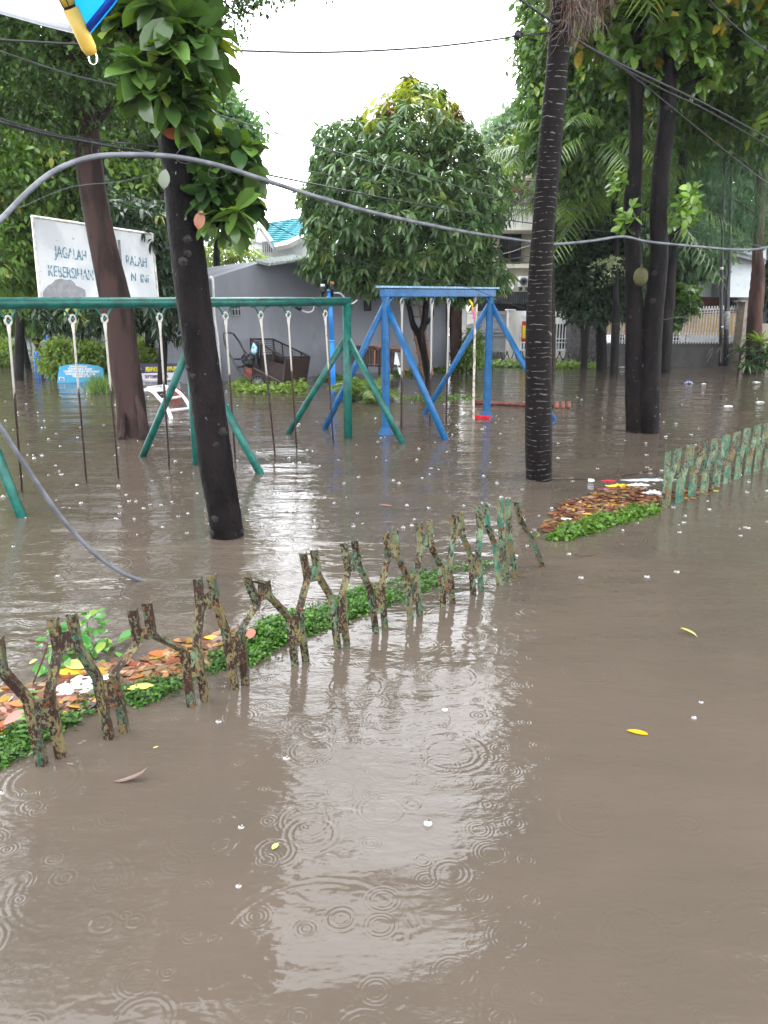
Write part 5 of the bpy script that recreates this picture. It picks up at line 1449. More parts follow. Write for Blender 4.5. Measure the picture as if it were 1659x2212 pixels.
crown('crown', t12, [lobe(1190, 120, d, 60, 70, 1.2), lobe(1230, 220, d, 85, 80, 1.5), lobe(1290, 130, d, 110, 110, 1.8), lobe(1180, 300, d + .3, 45, 60, .9), lobe(1270, 320, d, 100, 80, 1.6), lobe(1190, 20, d + .3, 60, 70, 1), lobe(1320, 10, d, 120, 80, 1.8), lobe(1165, 210, d + .3, 30, 60, .7)], 'mid', 24, (.045, .10, .028), (.11, .19, .05), (.2, .27, .06), .06, 1.2, gap=.4)
crown('crown', t4, [lobe(1720, -420, 10, 330, 220, 2.2), lobe(2050, -100, 11, 260, 330, 2.4), lobe(2150, -800, 9, 400, 350, 2.4), lobe(1650, -900, 9, 420, 300, 2.4), lobe(1650, -1400, 8, 330, 300, 2.4)], 'mid', 9, DG1, MG2, size=2.0, shell=(.2, 1.15), gap=.4)  # unseen foliage added above and right to block sky mirrored in the water
crown('crown', t12, [lobe(1360, -150, d, 130, 100, 2.2), lobe(1570, -260, d, 190, 160, 3)], 'mid', 9, DG1, MG2, size=1.8)
d = 13
t13 = empty('areca_clump', F(1200, 760, 17), 'feathery palm with long hanging leaflets between the ringed palm and the cream house', 'palm tree')
trunk('trunk', t13, [(1196, 780, 8), (1196, 700, 8), (1194, 600, 8), (1190, 450, 8), (1185, 350, 7)], d + 3, PALM_BARK2, 10, 4, .01)
palm_crown(t13, F(1180, 345, d + 2.6), 13, 2.0, .55, 28, .7, .03, MN1, MG2, name='fronds', el=(-.2, 1.0))
palm_crown(t13, F(1235, 430, d + 2.6), 13, 2.2, .5, 28, .6, .03, MN1, MG2, name='fronds', el=(-.2, 1.0))
d = 22
for i, (lab, px, lobes_, kd, c1_, c2_) in enumerate((
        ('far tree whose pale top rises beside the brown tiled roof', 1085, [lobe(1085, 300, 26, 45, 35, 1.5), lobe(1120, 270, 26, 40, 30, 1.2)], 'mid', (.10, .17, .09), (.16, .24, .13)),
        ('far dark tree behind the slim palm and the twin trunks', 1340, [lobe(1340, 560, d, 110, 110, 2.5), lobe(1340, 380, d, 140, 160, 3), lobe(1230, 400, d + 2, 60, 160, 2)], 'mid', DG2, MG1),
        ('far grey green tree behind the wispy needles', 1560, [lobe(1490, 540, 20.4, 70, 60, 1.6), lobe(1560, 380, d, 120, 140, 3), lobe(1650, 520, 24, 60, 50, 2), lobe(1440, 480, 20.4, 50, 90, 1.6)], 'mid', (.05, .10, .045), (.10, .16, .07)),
        ('far tree beyond the tan wall at the right edge', 1760, [lobe(1760, 520, 24, 150, 160, 3), lobe(2050, 480, 24, 220, 220, 3.5), lobe(1900, 250, 26, 200, 200, 3)], 'mid', DG2, MG1),
        ('far dark tree closing the gap above the twin trunks', 1460, [lobe(1450, 250, d, 150, 150, 3), lobe(1560, 120, d, 150, 140, 3), lobe(1330, 130, d, 130, 130, 3)], 'mid', DG2, MG2))):
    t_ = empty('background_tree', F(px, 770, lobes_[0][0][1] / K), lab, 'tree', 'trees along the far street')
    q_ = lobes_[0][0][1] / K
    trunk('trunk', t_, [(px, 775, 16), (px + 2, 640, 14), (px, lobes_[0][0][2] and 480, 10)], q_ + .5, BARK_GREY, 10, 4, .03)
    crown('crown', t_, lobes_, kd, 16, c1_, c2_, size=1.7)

# --- left background trees
d = 13.2
lt = [
    ('bright_leaved_tree', 'tree with bright green leaves and yellow sprigs above and left of the sign board', (40, 700), 14.5, [lobe(60, 400, 14.5, 110, 110, 1.8), lobe(150, 330, 14.8, 90, 90, 1.6), lobe(30, 540, 14.2, 70, 100, 1.5), lobe(110, 520, 15, 80, 80, 1.5), lobe(-40, 330, 14.5, 100, 140, 2)], 'mid', MG1, LG1, (.32, .33, .06), .05, 24),
    ('round_leaved_tree', 'mid green tree between the brown trunk and the black trunk, high up', (320, 700), 15.5, [lobe(330, 230, 15.5, 110, 90, 1.8), lobe(270, 330, 15.2, 90, 90, 1.6), lobe(400, 330, 16, 80, 80, 1.5), lobe(300, 420, 15, 110, 70, 1.6)], 'mid', MN1, MG2, (.2, .25, .05), .06, 24),
    ('tall_back_tree', 'taller tree whose crown shows against the sky right of the black trunk', (470, 720), 17.5, [lobe(440, 220, 17.5, 55, 75, 1.5), lobe(480, 300, 17.5, 62, 62, 1.5), lobe(515, 290, 17.5, 38, 38, 1.0), lobe(430, 400, 17.5, 80, 90, 1.8)], 'mid', (.05, .11, .04), (.09, .17, .06), None, 0, 30),
    ('dark_mango_tree', 'dark mango tree behind the sign board and the white climbing ladder', (350, 800), 13.2, [lobe(330, 520, 13.2, 80, 80, 1.3), lobe(300, 470, 13.4, 110, 50, 1.4), lobe(350, 640, 13.2, 70, 60, 1.0), lobe(290, 600, 14.2, 90, 90, 1.4), lobe(180, 680, 13.8, 110, 32, 1.1), lobe(380, 700, 13.4, 50, 35, .8), lobe(260, 690, 13.6, 80, 36, 1.0)], 'mango', (.016, .035, .016), (.035, .065, .025), (.22, .24, .06), .03, 13),
    ('light_green_tree', 'yellow green leaves peeping over the grey building left of the turquoise roof', (500, 700), 20.5, [lobe(480, 560, 20.5, 50, 40, 1.3), lobe(530, 560, 20.5, 45, 30, 1.2), lobe(505, 525, 21, 35, 35, 1)], 'mango', (.16, .24, .05), (.24, .32, .08), None, 0, 10),
    ('street_tree', 'small leaning tree at the far left with light leaves under the swing bar', (60, 798), D0(62, 798), [lobe(60, 660, 16.8, 70, 40, 1.1), lobe(110, 650, 16.5, 60, 40, 1.0), lobe(10, 650, 17, 60, 50, 1.2), lobe(110, 690, 16.6, 40, 26, .6)], 'mid', MG1, LG1, None, 0, 26)]
for nm, lab, bp_, q_, lb, kd, c1_, c2_, yg, sh, dn_ in lt:
    t_ = empty(nm, F(bp_[0], 800, q_), lab, 'tree')
    if nm == 'street_tree':
        trunk('trunk', t_, [(62, 800, 14), (56, 770, 12), (49, 730, 11), (43, 690, 10), (36, 640, 9)], q_, BARK_DARK, 12, 5, .04)
        branches('prop', t_, BARK_DARK, [([(52, 772), (44, 785), (38, 800)], q_ - .1, 2, 2)])
    else:
        trunk('trunk', t_, [(bp_[0], 830, 20), (bp_[0] + 3, 700, 18), (bp_[0] - 2, 560, 14), (bp_[0], lb[0][0][2] and 420, 9)], q_ + .6, BARK_GREY, 12, 4, .04)
    crown('crown', t_, lb, kd, dn_, c1_, c2_, yg, sh, 1.25 if kd == 'mid' else 1.0, gap=.1)
e = empty('red_trunk_tree', F(80, 760, 20), 'short reddish trunk leaning behind the blue play frame', 'tree')
trunk('trunk', e, [(90, 765, 12), (80, 740, 14), (70, 715, 12), (62, 690, 8)], 19.5, BARK_RED, 12, 4, .06)
crown('crown', e, [lobe(60, 690, 19.5, 40, 26, 1)], 'mid', 20, DG1, MG1, size=1.4)
for lab, px, lb in (('far dark tree at the left edge behind the street wall', 40, [lobe(0, 560, 22, 130, 150, 3), lobe(120, 640, 24, 90, 60, 2)]), ('far dark tree behind the sign board', 240, [lobe(200, 520, 22, 150, 150, 3), lobe(330, 600, 22, 120, 110, 3)]), ('far dark tree above the left street', 130, [lobe(100, 300, 22, 180, 180, 4), lobe(300, 330, 23, 110, 130, 3)])):
    t_ = empty('background_tree', F(px, 780, 23), lab, 'tree', 'trees along the far street')
    trunk('trunk', t_, [(px, 790, 18), (px + 4, 680, 16), (px, 560, 12)], 23, BARK_GREY, 10, 4, .03)
    crown('crown', t_, lb, 'mid', 14, DG2, MG2, size=1.9)

# small hanging twig at the top left of the sky
t_ = empty('overhanging_branch', F(520, -60, 12), 'thin leafy twigs hanging into the sky at the top, right of the umbrella', 'branch')
branches('twig', t_, BARK_DARK, [([(430, -60), (480, 0), (520, 30), (555, 10)], 12, 2, .8), ([(470, -10), (500, 40), (515, 70)], 12, 1.5, .6)])
crown('leaves', t_, [lobe(470, -10, 12, 60, 30, .8), lobe(535, 5, 12, 30, 14, .4), lobe(505, 60, 12, 18, 26, .3), lobe(540, -90, 12, 200, 60, 1.5)], 'small', 22, DG1, DG2, size=.8)

# ================================================================== HEDGES, LOW PLANTS
def hedge(name, label, lobes_, c1_, c2_, dens=60, kind='mid', size=.8, cat='hedge', cut=.0):
    e = empty(name, (lobes_[0][0][0], lobes_[0][0][1], 0), label, cat)
    P, N = sample(lobes_, dens, (.5, 1))
    crown('foliage', e, lobes_, kind, dens, c1_, c2_, size=size, zmin=cut)
    mb = MB()
    for c, r in lobes_[:4]:
        for k in range(3): mb.tube([(c[0] + (k - 1) * r[0] * .4, c[1], -.4), (c[0] + (k - 1) * r[0] * .5, c[1], c[2])], .02, 5)
    mb.build('stems', BARK_GREY, e)
    return e


hedge('hedge', 'broad leaved light green hedge above the light blue banner', [lobe(120, 770, 15.3, 22, 26, .4), lobe(150, 765, 15.4, 32, 24, .5), lobe(185, 768, 15.4, 32, 24, .5), lobe(215, 772, 15.4, 26, 22, .5), lobe(112, 790, 15.2, 12, 16, .2)], MG2, LG2, 90, 'mid', .9)
hedge('hedge', 'bright leafy bush around the green columns', [lobe(305, 757, 16.4, 18, 20, .4), lobe(325, 765, 16.2, 22, 18, .4), lobe(345, 752, 16.8, 22, 8, .3), lobe(318, 778, 16.0, 20, 12, .3)], MG2, LG2, 90, 'mid', .9)
hedge('hedge', 'pale green bush by the parked car at the far left', [lobe(22, 758, 19, 26, 18, .6), lobe(5, 780, 18.5, 30, 16, .6), lobe(-30, 770, 18, 40, 30, .8)], LG1, LG2, 50)
hedge('hedge', 'small dark bush growing at the foot of the thick dark trunk', [lobe(1022, 745, 17, 16, 30, .4), lobe(1018, 770, 16.6, 22, 20, .4)], MG1, MG2, 70)
hedge('hedge', 'leafy bush with upright light leaves left of the white house', [lobe(1470, 650, 18.2, 40, 32, .8), lobe(1440, 690, 18, 30, 30, .6)], (.03, .07, .02), (.09, .16, .03), 30, 'jack', 1.1, 'bush')
A, B = W(1046, 792), W(1306, 795)


def strip(name, label, pix, n, size, h, c1_, c2_, cat, kind='stuff', droop=.2, tmpl=T_LANCE, wr=.3, dens=None, zoff=0.0):
    """low leaves growing just over the water inside a picture polygon"""
    P = poly_points(pix, n)
    q = len(P)
    O = np.array(P)
    jt = rng.normal(size=(q, 1)) ** 3 * .012
    O[:, :2] += rng.normal(size=(q, 2)) * (.006 + np.minimum(np.abs(jt), .03))
    lump = .5 + .5 * np.sin(O[:, 0] * 23 + 3 * np.sin(O[:, 1] * 17)) * np.sin(O[:, 1] * 19 + O[:, 0] * 7)
    O[:, 2] = (rng.uniform(0, 1, q) ** 1.3 * (.25 + .95 * lump) - .12) * h + zoff
    bare = np.sin(O[:, 0] * 6.1 + 1.3) * np.sin(O[:, 1] * 7.3 + O[:, 0] * 2.1) + .35 * rng.normal(size=q)
    O[:, 2] -= np.clip(bare - .35, 0, .6) * h * 1.5
    D = norm(rng.normal(size=(q, 3)) * np.array([1, 1, .4]) + np.array([0, 0, .25]))
    U = norm(rng.normal(size=(q, 3)) * .4 + np.array([0, 0, 1]))
    L = size * rng.uniform(.6, 1.25, q)
    o = instances(name, LEAF, tmpl, O, D, U, L, L * wr, np.clip(tints(q, c1_, c2_), .01, 1))
    return tag(o, label, cat, None, kind)


def poly_points(pix, n):
    xs = [p[0] for p in pix]; ys = [p[1] for p in pix]; out = []
    def inside(x, y):
        c = False; j = len(pix) - 1
        for i in range(len(pix)):
            if (pix[i][1] > y) != (pix[j][1] > y) and x < (pix[j][0] - pix[i][0]) * (y - pix[i][1]) / (pix[j][1] - pix[i][1]) + pix[i][0]: c = not c
            j = i
        return c
    while len(out) < n:
        x, y = random.uniform(min(xs), max(xs)), random.uniform(min(ys), max(ys))
        if inside(x, y): out.append(tuple(W(x, y)))
    return out


strip('ground_cover', 'clipped low green hedge strip under the far zigzag fence, left of the stone wall', [(1046, 793), (1304, 797), (1304, 789), (1046, 785)], 5200, .11, .14, MG2, LG1, 'hedge')
strip('ground_cover', 'thin mossy strip along the flooded kerb right of the twin trunks', [(1425, 786), (1600, 783), (1600, 780), (1425, 782)], 900, .09, .04, MG1, LG1, 'plants')
strip('ground_cover', 'low green verge in front of the wood stack and the mango trunk', [(835, 814), (900, 808), (1010, 800), (1060, 795), (1060, 788), (960, 797), (835, 806)], 3000, .09, .08, MG1, LG1, 'plants')
strip('ground_cover', 'leafy island of low plants in front of the rubbish cart', [(494, 838), (510, 848), (560, 851), (640, 850), (664, 842), (660, 832), (600, 828), (520, 830)], 5200, .10, .17, MG2, LG2, 'plants')
strip('ground_cover', 'small green tuft by the foot of the blue lamp pole', [(690, 822), (725, 826), (745, 822), (730, 814), (690, 814)], 700, .1, .12, MG1, LG1, 'plants')
strip('ground_cover', 'sparse drowned green plants inside the blue swing frame', [(870, 858), (1000, 852), (1040, 852), (1020, 866), (920, 868)], 420, .07, .01, MG1, LG1, 'plants')

# grass tuft
P = np.array([list(W(random.gauss(218, 13), random.uniform(838, 850))) for _ in range(900)]); q = len(P)
D = norm(rng.normal(size=(q, 3)) * np.array([.5, .5, 0]) + np.array([0, 0, 1]))
tag(instances('grass_tuft', LEAF, T_STRIP, P, D, rng.normal(size=(q, 3)), rng.uniform(.12, .42, q), .008, tints(q, MN1, MG2)), 'dense tuft of grass left of the brown trunk foot', 'grass', None, 'stuff')

# areca palm clump behind the blue frame
e = empty('areca_palm', W(782, 868), 'low clump of yellow green feather palm between the green and blue swing frames', 'palm')
c = W(782, 866)
for k, (dx, n_, L_, zz) in enumerate(((0, 9, 1.0, 0), (-.2, 6, .9, 0), (.25, 7, .95, 0))):
    palm_crown(e, (c.x + dx, c.y + random.uniform(-.1, .2), zz), n_, L_, .45, 24, .26, .05, (.07, .13, .03), (.17, .24, .06), el=(.5, 1.35), name='fronds', st=.012)
palm_crown(e, (c.x + .25, c.y - .25, 0), 8, .5, .5, 18, .2, .05, (.1, .17, .03), (.2, .28, .06), el=(.3, 1.2), name='fronds', st=.008)

# dracaena
e = empty('spiky_plant', W(1640, 803), 'spiky plant with long arching leaves at the right edge by the boarded fence', 'plant')
O, D, C = [], [], []
for (px, py, n_) in ((1642, 745, 40), (1625, 765, 30), (1655, 770, 40), (1600, 760, 16), (1640, 790, 30), (1615, 790, 24)):
    c = F(px, py, 16.4 + random.uniform(-.3, .3))
    for _ in range(n_):
        az = random.uniform(0, 6.28); e_ = random.uniform(-.1, 1.3)
        O.append(list(c)); D.append([math.cos(az) * math.cos(e_), math.sin(az) * math.cos(e_), math.sin(e_)])
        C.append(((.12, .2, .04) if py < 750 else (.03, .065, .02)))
q = len(O)
instances('leaves', LEAF_GLOSSY, T_LANCE, np.array(O), np.array(D), np.array([[0, 0, 1.0]] * q), rng.uniform(.3, .6, q), .035, np.array(C) * rng.uniform(.7, 1.4, (q, 1)), e, True, 1.8)
mb = MB()
for (px, py) in ((1642, 745), (1625, 765), (1655, 770), (1600, 760)): p = F(px, py, 16.4); mb.tube([(p.x, p.y, -.4), p], .03, 6)
mb.build('stems', BARK_GREY, e)

# ================================================================== CABLES
def cable(name, label, pts, r, mat, n=8, sub=6, cat='cable'):
    """pts = (x, y, distance)"""
    P = spline([tuple(F(*p)) for p in pts], sub)
    mb = MB(); mb.tube(P, r, n)
    return tag(mb.build(name, mat, None, True), label, cat)


GREYPIPE = M('grey_conduit', (.11, .114, .128), (.07, .074, .085), .4, 9, bump=.004, bscale=30)
WIRE = M('black_wire', (.02, .02, .024), None, .4, 5)
WIREG = M('grey_wire', (.07, .075, .085), None, .4, 5)
cable('conduit', 'thick grey flexible conduit arching across the view from the left edge to the right', [(-90, 560, 3.6), (0, 476, 3.8), (60, 415, 3.9), (120, 368, 4.0), (200, 339, 4.1), (290, 334, 4.2), (380, 339, 4.3), (470, 357, 4.45), (560, 385, 4.6), (690, 427, 4.95), (830, 465, 5.5), (1000, 500, 6.5), (1140, 521, 7.4), (1200, 527, 7.8), (1280, 520, 8.0), (1345, 511, 8.2), (1400, 522, 8.3), (1500, 532, 8.5), (1590, 539, 8.8), (1640, 537, 9.0), (1720, 520, 9.2)], .0165, GREYPIPE, 12)
e_ = W(306, 1254)
mb = MB(); P = spline([tuple(F(-60, 830, 3.6)), tuple(F(0, 921, 3.7)), tuple(F(60, 1013, 3.8)), tuple(F(130, 1115, 3.9)), tuple(F(200, 1192, 4.0)), tuple(F(255, 1232, 4.1)), (e_.x, e_.y, 0), (e_.x + .25, e_.y + .1, -.12)], 6)
mb.tube(P, .0155, 12); tag(mb.build('hose', GREYPIPE, None, True), 'grey hose end dipping into the water in front of the black trunk', 'hose')
cable('overhead_cable', 'thick black cable sagging across the top of the sky to the ringed palm', [(-60, 80, 5), (0, 86, 5), (200, 97, 5.1), (450, 107, 5.3), (690, 113, 5.6), (900, 104, 6.0), (1050, 88, 6.3), (1118, 78, 6.5), (1195, 70, 6.7)], .0085, WIRE)
mb = MB(); mb.ball(F(1118, 76, 6.48), S(8, 6.5), 9, 7, (.9, .9, 1.1)); mb.ball(F(1126, 71, 6.48), S(5, 6.5), 8, 5)
tag(mb.build('cable_clamp', BLACK, None, True), 'small black clamp on the thick sagging cable beside the ringed palm', 'clamp')
mb = MB(); mb.tube(spline([tuple(F(*p)) for p in ((693, -60, 5.6), (692, 10, 5.6), (691, 60, 5.6), (694, 78, 5.6), (688, 95, 5.6), (688, 116, 5.58))], 4), .0028, 5)
tag(mb.build('dangling_wire', WIREG, None, True), 'thin wire hanging down in the sky onto the sagging black cable', 'wire')
cable('overhead_wire', 'thin wire crossing from the left edge over the sky to the mango tree', [(-40, 95, 6), (0, 110, 6), (150, 160, 6.5), (300, 196, 7), (430, 235, 7.5), (560, 276, 8), (700, 320, 9), (830, 358, 10), (1000, 405, 11.5), (1130, 437, 13), (1300, 462, 14), (1500, 500, 15.5), (1700, 545, 17)], .008, WIREG, 5)
cable('overhead_wire', 'faint thin wire descending across the white sky toward the upper right', [(640, -40, 12), (725, 0, 12), (900, 60, 13), (1130, 132, 15), (1230, 165, 16)], .005, M('pale_wire', (.3, .3, .32)), 5)
cable('cable_bundle', 'black twisted cable bundle running from the left edge past both near trunks', [(-40, 250, 4.4), (0, 263, 4.4), (80, 286, 4.6), (170, 303, 4.75), (300, 327, 4.9), (420, 348, 5.6), (560, 374, 7), (700, 402, 9), (830, 428, 10.5), (1000, 458, 12), (1130, 480, 13.5), (1350, 505, 15)], .0105, WIRE)
cable('overhead_wire', 'second black wire running just over the cable bundle at the left edge', [(-40, 246, 4.4), (0, 256, 4.4), (120, 290, 4.6), (230, 305, 4.8), (340, 318, 5.0), (560, 352, 7), (830, 396, 10.5), (1100, 430, 13), (1160, 431, 13.5)], .006, WIRE, 6)
cable('overhead_wire', 'wire leaving the black trunk and passing down in front of the blue beam', [(372, 372, 4.9), (470, 425, 6), (560, 470, 7), (640, 510, 8), (800, 573, 8.6), (880, 596, 9), (1000, 617, 9.3), (1100, 655, 9.3), (1180, 680, 9.3), (1330, 700, 9.3), (1480, 684, 10)], .005, WIRE, 5)
cable('overhead_wire', 'thin wire from the brown trunk to the black trunk above the sign board', [(40, 450, 5.2), (150, 405, 5.2), (260, 392, 5.1), (350, 372, 5.05), (372, 365, 5.0)], .003, WIREG, 5)
cable('overhead_cable', 'thick black cable coming from the top down past the ringed palm toward the right edge', [(1090, -30, 6.2), (1125, 0, 6.3), (1180, 38, 6.5), (1250, 88, 6.9), (1330, 133, 7.4), (1430, 180, 8), (1530, 228, 8.6), (1659, 298, 9.4), (1740, 340, 10)], .012, WIRE)
cable('overhead_cable', 'lower black cable of the pair running to the right edge behind the twin trunks', [(1240, 84, 7.0), (1330, 138, 7.5), (1430, 192, 8.2), (1530, 240, 8.8), (1659, 315, 9.6), (1740, 362, 10.2)], .010, WIRE)
cable('overhead_cable', 'black cable branching steeply down to the right from the twin trunks', [(1330, 136, 7.5), (1400, 190, 8.2), (1480, 255, 9.2), (1560, 320, 10.4), (1640, 382, 11.6), (1720, 440, 12.6)], .009, WIRE)
cable('overhead_cable', 'cable crossing the very top right corner', [(1500, -40, 8), (1550, 20, 8.2), (1610, 75, 8.4), (1700, 140, 8.8)], .010, WIRE)
for k, (y0, y1) in enumerate(((545, 528), (560, 552), (568, 566))):
    cable('service_wire', ('thin wire in front of the cream house window, uppermost of three', 'thin wire in front of the cream house window, middle of three', 'thin wire in front of the cream house window, lowest of three')[k], [(1030, y0 + 14, 20), (1100, y0, 20), (1160, y1, 19.5), (1300, y1 - 12, 19)], .012, WIREG if k else M('wire_white', (.5, .5, .5)), 5)
# loops of thin wire round the conduit
for k, (x, y, w_, h_, d_) in enumerate(((310, 345, 34, 26, 4.25), (398, 338, 38, 34, 4.35), (470, 372, 40, 30, 4.45), (206, 322, 16, 28, 4.08), (880, 480, 10, 22, 5.7), (940, 494, 16, 22, 6.0))):
    mb = MB(); mb.tube([F(x + math.cos(t) * w_ * .5, y + math.sin(t) * h_ * .5 + math.sin(t * 2 + k) * 3, d_ + .02 * math.sin(t)) for t in [i * .42 for i in range(13)]], .0016, 4)
    tag(mb.build('wire_loop', WIREG, None, True), ('loose wire loop on the conduit between the two near trunks', 'loose wire loop round the conduit on the black trunk', 'wide loose wire loop on the conduit right of the black trunk', 'narrow wire loop on the conduit over the brown trunk', 'small wire loop on the conduit left of the mango tree centre', 'small wire loop on the conduit at the mango tree centre')[k], 'wire')

# ================================================================== UMBRELLA
um = empty('umbrella', (-.372, .228, 2.564), 'corner of a blue and white umbrella held over the viewer at the top left', 'umbrella')
ua = np.array([.20169, .38311, .90141]); ur = np.array([.43484, .78963, -.43290]); us = np.array([-.87763, .47928, -.00733])
uh = np.array([-.37065, .22765, 2.5620]); uC = uh - .2 * ua


def upt(th, r):
    """point of the canopy at angle th and radius fraction r (ribs every 45 degrees, cloth sags between them)"""
    seg = (th / (math.pi / 4)) % 1.0; sag = math.sin(math.pi * seg)
    rr = .52 * r * (1 - .085 * sag * r ** 2)
    z = .2 * (1 - r ** 1.7) + .018 * sag * r
    return uC + ua * z + (ur * math.cos(th) + us * math.sin(th)) * rr


def cloth_mat(name, c, tr):
    t = NT(name); b = t.bsdf(c, .4); q = t.n('ShaderNodeBsdfTranslucent'); q.inputs['Color'].default_value = (*tr, 1)
    mx = t.n('ShaderNodeMixShader'); mx.inputs[0].default_value = .55; t.l(b.outputs[0], mx.inputs[1]); t.l(q.outputs[0], mx.inputs[2]); return t.done(mx)


UW = cloth_mat('umbrella_white', (.8, .82, .85), (.75, .78, .82)); UB = cloth_mat('umbrella_blue', (.01, .25, .7), (.01, .32, .85)); UDB = cloth_mat('umbrella_hem', (.01, .1, .45), (.01, .12, .5))
for k in range(8):
    mb = MB(); na, nr = 12, 8
    for i in range(na + 1):
        for j in range(nr + 1): mb.v.append(tuple(upt((k + i / na) * math.pi / 4, j / nr)))
    for i in range(na):
        for j in range(nr):
            a = i * (nr + 1) + j; mb.f.append((a, a + nr + 1, a + nr + 2, a + 1))
    pn = mb.build('canopy_panel', UW if k % 2 == 0 else UB, um, True)
    mb = MB(); mb.tube([Vector(upt((k + i / na) * math.pi / 4, .995)) for i in range(na + 1)], .0022, 5); mb.build('hem', UW if k % 2 == 0 else UDB, pn, True)
    th = k * math.pi / 4
    mb = MB(); mb.tube([Vector(upt(th, j / 8) - ua * .004) for j in range(1, 9)], .0042, 6); rb = mb.build('rib', BLACK, um, True)
    P1, P0 = Vector(upt(th, .985)), Vector(upt(th, .95)); dv = (P1 - P0).normalized()
    mb = MB(); mb.tube([P0 - Vector(ua) * .004, P0 + dv * .010 - Vector(ua) * .004], .0044, 10); mb.tube([P0 + dv * .0115 - Vector(ua) * .004, P1 + dv * .012 - Vector(ua) * .004, P1 + dv * .016 - Vector(ua) * .004], [.0048, .0048, .0035], 12)
    mb.build('ferrule', M('ferrule_yellow', (.52, .34, .06), None, .35), rb, True)
    if k == 0:
        mb = MB(); mb.ball(P1 + dv * .017 - Vector(ua) * .004 - Vector((0, 0, .001)), .0032, 8, 6, (1, 1, 1.3))
        dm = NT('water_drop'); gl = dm.n('ShaderNodeBsdfGlass'); gl.inputs['IOR'].default_value = 1.1; gl.inputs['Roughness'].default_value = 0; dm.l(gl.outputs[0], dm.out.inputs['Surface'])
        mb.build('raindrop', dm.m, rb, True)
mb = MB(); mb.tube([Vector(uh), Vector(uh - ua * .75)], .005, 10); mb.build('shaft', M('steel', (.4, .4, .4), None, .2, metal=1), um, True)
mb = MB(); mb.tube([Vector(uh - ua * .74), Vector(uh - ua * .86)], .012, 10); mb.build('grip', BLACK, um, True)

# ================================================================== GROUND COVER AND DRIFT BY THE FENCE
CV = [(-10, 1668), (60, 1622), (140, 1575), (260, 1510), (300, 1530), (420, 1475), (540, 1425), (600, 1395), (740, 1345), (860, 1300), (930, 1275), (1000, 1245), (1060, 1225), (1110, 1225), (1100, 1215), (1000, 1222), (930, 1232), (860, 1250), (800, 1275), (700, 1305), (640, 1330), (560, 1345), (520, 1385), (440, 1430), (360, 1465), (280, 1490), (200, 1500), (100, 1540), (40, 1570), (-10, 1580)]
strip('ground_cover', 'carpet of small green creeping leaves along the foot of the rusty fence', CV, 15000, .025, .055, (.015, .05, .01), (.08, .18, .028), 'plants', tmpl=T_LANCE, wr=.33)
strip('ground_cover', 'denser creeping leaves rising over the water between the middle pickets', [(545, 1440), (600, 1400), (740, 1345), (850, 1300), (830, 1262), (700, 1305), (640, 1330), (560, 1345), (530, 1390)], 8000, .026, .08, (.02, .07, .012), (.11, .23, .035), 'plants', tmpl=T_LANCE, wr=.33)
strip('ground_cover', 'green creeping plants edging the right hand drift of leaves', [(1180, 1168), (1230, 1168), (1320, 1138), (1425, 1106), (1440, 1092), (1380, 1096), (1290, 1120), (1225, 1140)], 4600, .04, .085, (.03, .08, .012), (.12, .22, .03), 'plants', tmpl=T_LANCE, wr=.33)
# single bigger plant
e = empty('seedling', W(190, 1415), 'leafy plant with broad glossy leaves rising behind the left end of the fence', 'plant')
O, D, Ls = [], [], []
for (cx, cy, z0, z1, n_, sprd) in ((195, 1412, .02, .22, 26, .13), (150, 1420, .0, .17, 24, .15), (235, 1415, .0, .12, 18, .12), (120, 1430, 0, .1, 20, .14), (200, 1400, .15, .25, 8, .06)):
    c = W(cx, cy)
    for _ in range(n_):
        az = random.uniform(0, 6.28); O.append([c.x + math.cos(az) * sprd * random.random(), c.y + math.sin(az) * sprd * random.random(), random.uniform(z0, z1)]); D.append([math.cos(az), math.sin(az), random.uniform(-.5, .5)]); Ls.append(random.uniform(.05, .105))
q = len(O)
instances('leaves', LEAF_GLOSSY, T_BROAD, np.array(O), np.array(D), np.array([[0, -.4, 1.0]] * q) + rng.normal(size=(q, 3)) * .25, np.array(Ls), np.array(Ls) * .27, tints(q, (.03, .13, .025), (.09, .24, .04), (.2, .3, .05), .1), e)
mb = MB()
for (cx, cy, zz) in ((195, 1412, .2), (150, 1420, .15), (235, 1415, .1), (120, 1430, .08)): c = W(cx, cy); mb.tube([(c.x, c.y, -.4), (c.x, c.y, zz)], .006, 6)
mb.build('stems', M('green_stem', (.08, .1, .03)), e)
e = empty('sprout', W(70, 1568), 'thin upright sprout with small pointed leaves at the far left among the drift', 'plant')
O, D = [], []
c1, c2 = W(64, 1600), W(76, 1600)
mb = MB(); mb.tube([c1, F(58, 1480, c1.y / K)], .0025, 5); mb.tube([c2, F(70, 1520, c2.y / K)], .0025, 5); mb.build('stems', M('green_stem2', (.1, .14, .04)), e)
for k in range(9):
    for c, x in ((c1, 60), (c2, 72)):
        p = F(x - k * .4, 1590 - k * 12, c.y / K)
        for sg in (-1, 1): O.append(list(p)); D.append([sg, random.uniform(-.4, .2), .25])
q = len(O); instances('leaves', LEAF, T_LANCE, np.array(O), np.array(D), np.array([[0, -.3, 1.0]] * q), rng.uniform(.03, .055, q), .009, tints(q, (.06, .16, .03), (.12, .24, .05)), e)

ORG = [(.3, .075, .03), (.36, .12, .045), (.36, .19, .09), (.2, .09, .05), (.38, .26, .15), (.16, .05, .03), (.45, .28, .04), (.12, .06, .04)]


